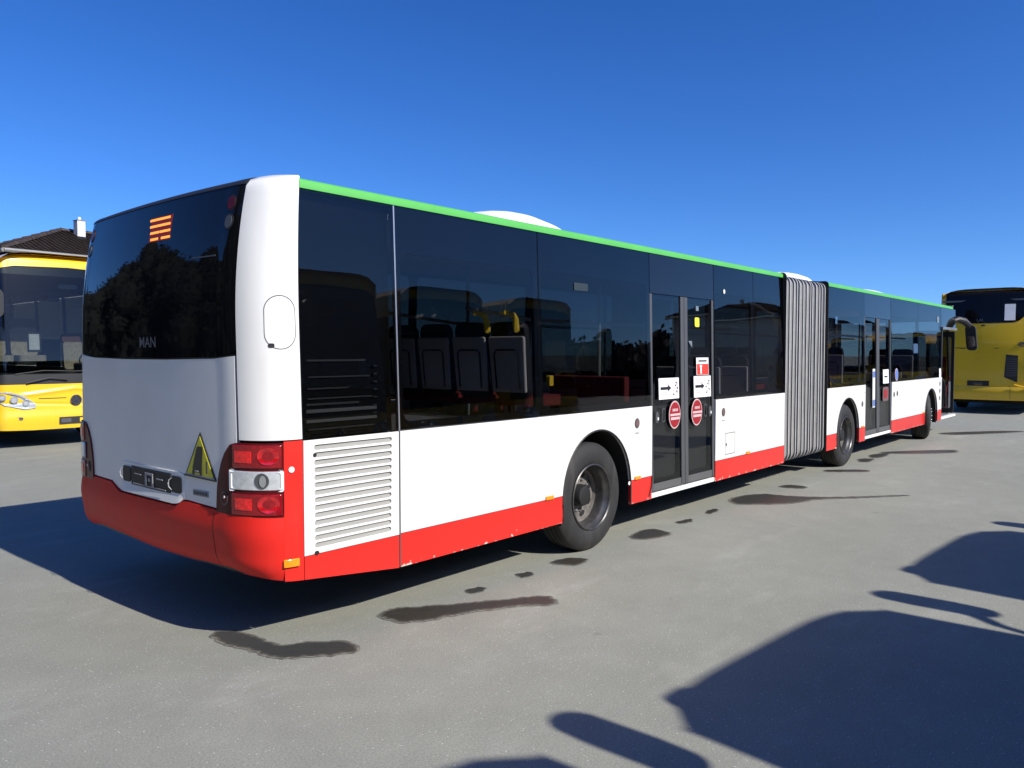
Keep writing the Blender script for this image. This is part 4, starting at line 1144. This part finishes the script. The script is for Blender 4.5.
        mb = MB(); F.poly(mb, rrect(*sorted((q(.36), q(.95))), .935, .948, .004) if False else [(q(.15), 1.045), (q(.35), 1.028), (q(.53), .972), (q(.68), .87), (q(.66), .87), (q(.51), .962), (q(.34), 1.014), (q(.15), 1.030)], [], .034, .004); mb.build('light_strip', M['lens_clear'], hl, smooth=0)
        mb = MB(); F.poly(mb, rrect(*sorted((q(.15), q(.55))), .53, .58, .02), [], .045, .02, 0); mb.build('fog_lamp', M['dark_grey'], c, smooth=0)
    mid = FL_ / 2
    mb = MB(); F.poly(mb, ell(mid, .86, .098, .098, 36), [ell(mid, .86, .084, .084, 36)], .034, .012, 0)
    F.poly(mb, ell(mid, .86, .084, .084, 36), [], .028, .006, 1)
    for k in range(3):
        t = R(90 + 120 * k); ca, sa = math.cos(t), math.sin(t)
        F.poly(mb, [(mid + .086 * ca, .86 + .086 * sa), (mid - .016 * sa, .86 + .016 * ca), (mid + .016 * sa, .86 - .016 * ca)], [], .034, .004, 0)
    mb.build('round_emblem', [M['chrome'], M['black']], c, smooth=0)
    mb = MB(); F.poly(mb, rrect(mid - .30, mid + .30, .42, .55, .015), [], .040, .008, 0)
    F.poly(mb, rrect(mid - .27, mid - .10, .445, .525, .01), [], .044, .004, 1); F.poly(mb, rrect(mid + .05, mid + .27, .445, .525, .01), [], .044, .004, 2)
    mb.build('plate_holder', [M['black'], M['dark_grey'], M['coach_yellow']], c, smooth=0)
    for s0, s1, z, in ((mid - .62, mid - .16, .905), (mid + .16, mid + .62, .905)):
        mb = MB(); F.patch(mb, s0, s1, z - .008, z + .008, lambda q, z: crease(q, z) + .002, .01, 10, 1); mb.build('grille_slit', M['black'], c, smooth=0)
    for sg in (0, 1):   # wipers
        q = (lambda s: FL_ - s) if sg else (lambda s: s)
        mb = MB(); mb.tube([F.P(q(1.30), 1.24, .03), F.P(q(1.0), 1.29, .05), F.P(q(.62), 1.20, .05)], .012, 6); wp = mb.build('wiper', M['black'], c)
        mb = MB(); mb.tube([F.P(q(.45), 1.36, .02), F.P(q(.9), 1.42, .03), F.P(q(1.45), 1.40, .02)], .010, 6); mb.build('wiper_blade', M['black'], wp)
    # mirrors: a long curved arm from the brow and a drooping pod on the kerb side, a shorter one on the driver's side
    mb = MB(); mb.tube([F.P(.22, 2.52, .0), (.03, -hw + .0, 2.50), (.18, -hw - .08, 2.48), (.32, -hw - .16, 2.50)], [.03, .035, .04, .05], 8); am = mb.build('mirror_arm', M['black'], c)
    mb = MB(); mb.plate(rrect(-hw - .31, -hw - .07, 2.34, 2.84, .12, 7), [], .16, lambda u, v, d: (.28 + d, u, v)); mp_ = mb.build('side_mirror', M['black'], am, smooth=0, bevel=.04)
    mb = MB(); mb.plate(rrect(-hw - .29, -hw - .11, 2.36, 2.66, .07, 7), [], .004, lambda u, v, d: (.276 + d, u, v)); mb.build('mirror_glass', M['chrome'], mp_, smooth=0)
    mb = MB(); mb.tube([F.P(FL_ - .60, 3.18, .0), (.02, hw - .34, 3.08), (.16, hw - .30, 3.02), (.26, hw - .29, 2.90)], [.04, .05, .05, .05], 8); am = mb.build('mirror_arm', M['black'], c)
    mb = MB(); mb.plate(rrect(hw - .44, hw - .15, 2.58, 2.96, .10, 7), [], .14, lambda u, v, d: (.20 + d, u, v)); mp_ = mb.build('side_mirror', M['black'], am, smooth=0, bevel=.04)
    mb = MB(); mb.plate(rrect(hw - .40, hw - .19, 2.63, 2.91, .08, 7), [], .004, lambda u, v, d: (.196 + d, u, v)); mb.build('mirror_glass', M['chrome'], mp_, smooth=0)
    # inside behind the windscreen
    mb = MB(); mb.box(-1.15, -.50, -hw + .15, hw - .15, 1.15, 1.36); mb.box(-1.05, -.60, .25, 1.02, 1.36, 1.55); mb.build('dashboard', M['dark_grey'], c, smooth=0, bevel=.03)
    mb = MB(); mb.lathe([(.22, -.012), (.234, 0), (.22, .012), (.206, 0), (.22, -.012)], 28, T=lambda a, b, q: (-1.12 + b * .5 + q * .45, .62 + a, 1.62 + q * .8)); mb.build('steering_wheel', M['black'], c)
    for y in (-.85, -.28, .62):
        s = empty('coach_seat', (-1.95 if y < 0 else -1.75, y, 1.24 if y < 0 else .95), 0, c)
        mb = MB(); mb.plate(rrect(-.24, .24, .45, 1.02, .07), [], .14, lambda u, v, d: (-.25 + d - .12 * (v - .45), u, v)); mb.build('seat_back', M['coach_seat'], s, smooth=0, bevel=.03)
        mb = MB(); mb.plate(rrect(-.25, .25, .98, 1.20, .10), [], .13, lambda u, v, d: (-.25 + d - .12 * (v - .45), u, v)); mb.build('headrest', M['coach_seat_top'], s, smooth=0, bevel=.03)
        mb = MB(); mb.plate(rrect(-.15, .40, -.24, .24, .07), [], .12, lambda u, v, d: (u, v, .34 + d)); mb.build('seat_cushion', M['coach_seat'], s, smooth=0, bevel=.03)
    mb = MB(); F.poly(mb, rrect(.93, 1.16, 1.72, 2.08, .005) if False else rrect(.66, .89, 1.76, 2.13, .005), [], -.02, .003, 0)
    F.poly(mb, rrect(.69, .86, 1.80, 2.09, .005), [], -.015, .003, 1)
    for k in range(6): F.poly(mb, rrect(.71, .84 - .03 * (k % 3), 1.83 + .04 * k, 1.845 + .04 * k, .002), [], -.010, .003, 2)
    mb.build('paper_notice', [M['sticker_black'], M['paper'], M['tiny_grey']], wsn, smooth=0)
    mb = MB(); mb.plate(rrect(-.17, .17, 2.98, 3.07, .04), [], .05, lambda u, v, d: (-.80 - d, u + .1, v)); mb.build('inside_mirror', M['tiny_grey'], c, smooth=0, bevel=.01)
    # ---- rear
    BL_ = B.L
    def rz_off(q, z):
        return .035 * math.exp(-((z - .62) / .14) ** 2) - .010 * math.exp(-((z - .80) / .018) ** 2) - .03 * min(1, max(0, (.50 - z) / .15)) ** 2
    mb = MB(); B.patch(mb, .003, BL_ - .003, .40, lambda q: lerp([(0, 2.58), (.55, 2.58), (BL_ - .55, 2.58), (BL_, 2.58)], q), rz_off, .04, 60, 60); rp = mb.build('rear_panel', Y, c, smooth=60)
    bm_ = BL_ / 2
    rs = lambda r_: bm_ + r_                # metres right of the middle, seen from behind
    wbot = lambda q: lerp([(0, 3.20), (.08, 2.98), (.19, 2.76), (.31, 2.65), (.48, 2.60), (2, 2.59)], min(q - rs(-1.13), rs(1.13) - q))
    mb = MB(); B.patch(mb, .003, BL_ - .003, 2.584, 3.50, -.012, .03, 60, 8); mb.build('rear_upper_panel', Y, c, smooth=60)
    mb = MB(); B.patch(mb, rs(-1.13), rs(1.13), wbot, 3.52, .003, .02, 80, 20); rw = mb.build('rear_window', M['black_gloss'], c, smooth=60)
    mb = MB(); B.patch(mb, .0, BL_, lambda q: lerp([(0, 3.40), (.35, 3.525), (BL_ - .35, 3.525), (BL_, 3.40)], q), lambda q: lerp([(0, 3.44), (.35, 3.55), (.7, 3.61), (BL_ - .7, 3.61), (BL_ - .35, 3.55), (BL_, 3.44)], q), .006, .03, 60, 10); mb.build('rear_cap', M['white'], c, smooth=60)
    mb = MB(); B.poly(mb, rrect(rs(.45), rs(.72), 2.66, 3.12, .005), [], .006, .004, 0); mb.build('paper_notice', M['paper'], rw, smooth=0)
    mb = MB(); add_text(mb, 'LAI', .12, lambda x, y: B.P(rs(-.17) + x, 2.68 + y, .004)); mb.build('badge_lettering', M['logo_grey'], rw, smooth=0)
    mb = MB(); B.poly(mb, [(rs(.51), 1.70), (rs(.80), 1.67), (rs(.79), .93), (rs(.75), .93), (rs(.47), 1.06)], [], .006, .008, 0); gr = mb.build('rear_grille', M['black'], c, smooth=0, bevel=.008)
    mb = MB()
    for k in range(11): B.patch(mb, rs(.51), rs(.77), 1.09 + .050 * k, 1.112 + .050 * k, .012, .006, 2, 1)
    mb.build('grille_blades', M['dark_grey'], gr, smooth=0)
    mb = MB(); B.poly(mb, rrect(rs(-.44), rs(.11), .80, .95, .01), [], .006, .006, 0); B.poly(mb, rrect(rs(-.28), rs(-.05), .84, .90, .005), [], .009, .004, 1)
    mb.build('plate_recess', [M['black'], M['dark_grey']], c, smooth=0)
    mb = MB(); B.poly(mb, [(rs(-.95), 1.905), (rs(-.6), 1.895), (rs(.35), 1.885), (rs(.30), 1.868), (rs(-.6), 1.865)], [], .004, .004); mb.build('flap_gap', M['black'], c, smooth=0)
    mb = MB(); B.poly(mb, ell(rs(.88), 1.98, .085, .07, 24), [ell(rs(.88), 1.98, .06, .048, 24)], .008, .006); B.poly(mb, [(rs(.80), 1.99), (rs(.80), 1.96), (rs(.95), 1.98), (rs(.98), 2.03), (rs(.93), 2.02)], [], .012, .006); mb.build('emblem', M['dark_grey'], c, smooth=0)
    mb = MB(); B.patch(mb, rs(.62), rs(.63), .44, .80, lambda q, z: rz_off(q, z) + .001, .01, 1, 8); mb.build('panel_gap', M['black'], c, smooth=0)
    mb = MB(); B.poly(mb, ell(rs(-.08), 2.53, .06, .02, 16), [], .004, .004); mb.build('flap_handle', M['black'], c, smooth=0)
    for sg in (0, 1):
        q = (lambda s: BL_ - s) if sg else (lambda s: s)
        mb = MB(); B.patch(mb, *sorted((q(.18), q(.44))), .98, 1.62, .012, .03, 10, 10); tl = mb.build('tail_lamp', M['lens_red'], c, smooth=50, bevel=.006)
        mb = MB(); B.patch(mb, *sorted((q(.21), q(.41))), 1.22, 1.32, .018, .01, 8, 2); mb.build('indicator', M['amber'], tl, smooth=0)
    mb = MB(); mb.tube([B.P(rs(.72), .85, .05), B.P(rs(.95), .79, .06), B.P(rs(1.15), .75, .04)], .022, 8); mb.build('bumper_trim', Y, c)
    return c

coach0 = make_coach((3.50, 11.72, 0), R(-90), 'yellow coach behind the white bus at the left, its windscreen facing us')
def coach(loc, rz, label):
    c = copy_tree(coach0); c.location = loc; c.rotation_euler = (0, 0, rz); c['label'] = label; return c
coach((23.3 + 11.8, .45, 0), R(0), 'yellow coach seen from behind beyond the front of the bus, at the far right')
ROW = [(-.66, -5.70, 87, 'coach out of frame whose mirror shadow lies at the bottom centre of the asphalt'),
       (2.38, -6.22, 85, 'coach out of frame that casts the largest rounded shadow at the bottom right'),
       (5.68, -6.47, 86, 'coach out of frame that casts the smaller rounded shadow at the right edge'),
       (9.3, -7.3, 90, 'next coach of the opposite row, mirrored in the panes behind the first door'),
       (12.9, -7.6, 90, 'coach of the opposite row mirrored in the panes before the bellows'),
       (50.0, -6.2, 180, 'coach out of frame facing us in the reflection beside the open front door'),
       (50.4, -9.4, 180, 'coach out of frame facing us in the reflection in the long front pane'),
       (49.8, -12.6, 180, 'coach out of frame facing us in the reflection in the second door'),
       (50.2, -15.8, 180, 'coach out of frame facing us in the reflection right after the bellows')]
for x, y, a, lab in ROW: coach((x, y, 0), R(a), lab)

# ------------------------------------------------------------------ house behind the left coach
M['tile'] = mat('roof_tile', (.060, .045, .036), rough=.55, var=.3, scale=3, spec=.3)
M['render_wall'] = mat('house_render', (.55, .52, .46), rough=.85, var=.05)
M['chimney'] = mat('chimney_plaster', (.66, .65, .64), rough=.8)
M['gutter'] = mat('gutter_zinc', (.22, .22, .21), rough=.5, metal=.3)
hs = empty('house', (12.6, 36.0, 0), R(4)); tag(hs, 'house with a dark tiled hip roof and white chimney behind the left coach', 'house')
HX, HY, EZ, RZ_ = 4.9, 4.2, 5.85, 7.42
mb = MB(); mb.box(-HX + .45, HX - .45, -HY + .45, HY - .45, 0, EZ - .12); mb.build('wall', M['render_wall'], hs, smooth=0)
rx = 1.0
corners = [(-HX, -HY, EZ), (HX, -HY, EZ), (HX, HY, EZ), (-HX, HY, EZ)]; ra, rb = (-rx, 0, RZ_), (rx, 0, RZ_)
mb = MB()
def tiles(p0, p1, q1, q0):
    """one roof slope as rows of lapped, rippled pantiles"""
    p0, p1, q0, q1 = map(Vector, (p0, p1, q0, q1))
    rows = int((q0 - p0).length / .26)
    nrm = (p1 - p0).cross(q0 - p0).normalized()
    if nrm.z < 0: nrm = -nrm
    for r_ in range(rows):
        t0, t1 = r_ / rows, (r_ + 1) / rows
        a, b = p0.lerp(q0, t0), p1.lerp(q1, t0); c_, d_ = p0.lerp(q0, t1), p1.lerp(q1, t1)
        n = max(2, int((b - a).length / .045)); vs = []
        full = (p1 - p0).normalized()
        for e0, e1, lift in ((a, b, .055), (c_, d_, .012)):
            for k in range(n + 1):
                v = e0.lerp(e1, k / n); u = (v - p0).dot(full)
                vs.append(v + nrm * (lift + .028 * abs(math.sin(u * math.pi / .22))))
        mb.add(vs, [(k, k + 1, n + 2 + k, n + 1 + k) for k in range(n)])
tiles(corners[0], corners[1], rb, ra); tiles(corners[1], corners[2], rb, rb); tiles(corners[2], corners[3], ra, rb); tiles(corners[3], corners[0], ra, ra)
for q_ in ((corners[0], corners[1], rb, ra), (corners[1], corners[2], rb), (corners[2], corners[3], ra, rb), (corners[3], corners[0], ra)):
    mb.add([Vector(p) - Vector((0, 0, .02)) for p in q_], [tuple(range(len(q_)))])
rf = mb.build('roof', M['tile'], hs, smooth=50, recalc=False)
mb = MB()
for a, b in ((ra, rb), (corners[0], ra), (corners[1], rb), (corners[2], rb), (corners[3], ra)):
    a, b = Vector(a), Vector(b); n = max(2, int((b - a).length / .4))
    for k in range(n):
        mb.tube([a.lerp(b, k / n) + Vector((0, 0, .05)), a.lerp(b, (k + 1) / n) + Vector((0, 0, .04))], [.115, .09], 8)
rg = mb.build('ridge_tiles', M['tile'], rf, smooth=40)
mb = MB(); mb.box(-.60, -.24, -.85, -.45, 6.6, 7.88); ch = mb.build('chimney', M['chimney'], rf, smooth=0, bevel=.01)
mb = MB(); mb.box(-.62, -.22, -.87, -.43, 7.88, 7.92); mb.build('chimney_cap', M['gutter'], ch, smooth=0)
mb = MB(); mb.lathe([(.07, 0), (.07, .12), (.05, .15), (.001, .15)], 12, T=lambda a, b, q: (-.42 + a, -.65 + q, 7.92 + b)); mb.build('chimney_pot', M['chimney'], ch)
mb = MB()
for a, b in ((corners[0], corners[1]), (corners[1], corners[2]), (corners[2], corners[3]), (corners[3], corners[0])):
    mb.tube([Vector(a) + Vector((0, 0, -.03)), Vector(b) + Vector((0, 0, -.03))], .09, 8)
mb.build('gutter', M['gutter'], rf)
for x in (-3.2, -1.0, 1.2, 3.4):
    for z in (1.0, 3.8):
        mb = MB(); mb.box(x - .55, x + .55, -HY + .40, -HY + .47, z, z + 1.4); wf = mb.build('window', M['white_plastic'], hs, smooth=0)
        mb = MB(); mb.box(x - .47, x + .47, -HY + .385, -HY + .41, z + .08, z + 1.32); mb.build('pane', M['black_gloss'], wf, smooth=0)

def house_copy(loc, rz, lab):
    h = copy_tree(hs); h.location = loc; h.rotation_euler = (0, 0, rz); h['label'] = lab
house_copy((86, -27, 0), R(12), 'dark roofed house out of frame, mirrored above the second door')
house_copy((112, -31, 0), R(-20), 'dark roofed house out of frame, mirrored in the front side pane')
house_copy((60, -24, 0), R(95), 'dark roofed house out of frame, mirrored right after the bellows')
# ------------------------------------------------------------------ far-off wood round the yard
M['wood'] = mat('far_foliage', (.012, .013, .009), rough=.9, var=.5, scale=.6)
mb = MB(); rnd = random.Random(11)
def clump(cx, cy, cz, r):
    n_ = 9
    ring = [[(cx + r * .82 * math.sin(math.pi * (i + .001) / 6) * math.cos(2 * math.pi * j / n_), cy + r * .82 * math.sin(math.pi * (i + .001) / 6) * math.sin(2 * math.pi * j / n_), cz + r * .95 * math.cos(math.pi * i / 6)) for j in range(n_)] for i in range(7)]
    mb.add([p for rr_ in ring for p in rr_], [(i * n_ + j, i * n_ + (j + 1) % n_, (i + 1) * n_ + (j + 1) % n_, (i + 1) * n_ + j) for i in range(6) for j in range(n_)])
    for k in range(80):
        d = Vector((rnd.gauss(0, 1), rnd.gauss(0, 1), rnd.gauss(0, 1))).normalized() * r * rnd.uniform(.75, 1.1)
        p = Vector((cx, cy, cz)) + Vector((d.x, d.y, d.z * 1.15))
        a = Vector((rnd.uniform(-1, 1), rnd.uniform(-1, 1), rnd.uniform(-1, 1))).normalized(); b = a.orthogonal().normalized()
        sz = rnd.uniform(.2, .5)
        mb.add([p + a * sz, p + b * sz * .7, p - a * sz, p - b * sz * .7], [(0, 1, 2, 3)])
for i in range(380):
    t = math.pi * (.50 + 1.47 * i / 380)     # behind us and beyond the opposite row
    near = math.exp(-((t - math.pi * .92) / .95) ** 4)
    rad = rnd.uniform(75, 100) * (1 - .42 * near)
    if t > math.pi * 1.86: continue
    cx, cy = 4 + rad * math.cos(t), rad * math.sin(t)
    h = rnd.uniform(6.0, 9.0) * (1 + .22 * math.sin(i * .21)) * (1 + 1.35 * near) * (.42 if t > math.pi * 1.50 else 1)
    for q in range(7): clump(cx + rnd.uniform(-2, 2), cy + rnd.uniform(-2, 2), h * (.05 + .155 * q), rnd.uniform(1.9, 3.0))
tag(mb.build('far_wood', M['wood'], smooth=0, recalc=False), 'dark far-off wood beyond the yard', 'wood', kind='stuff')
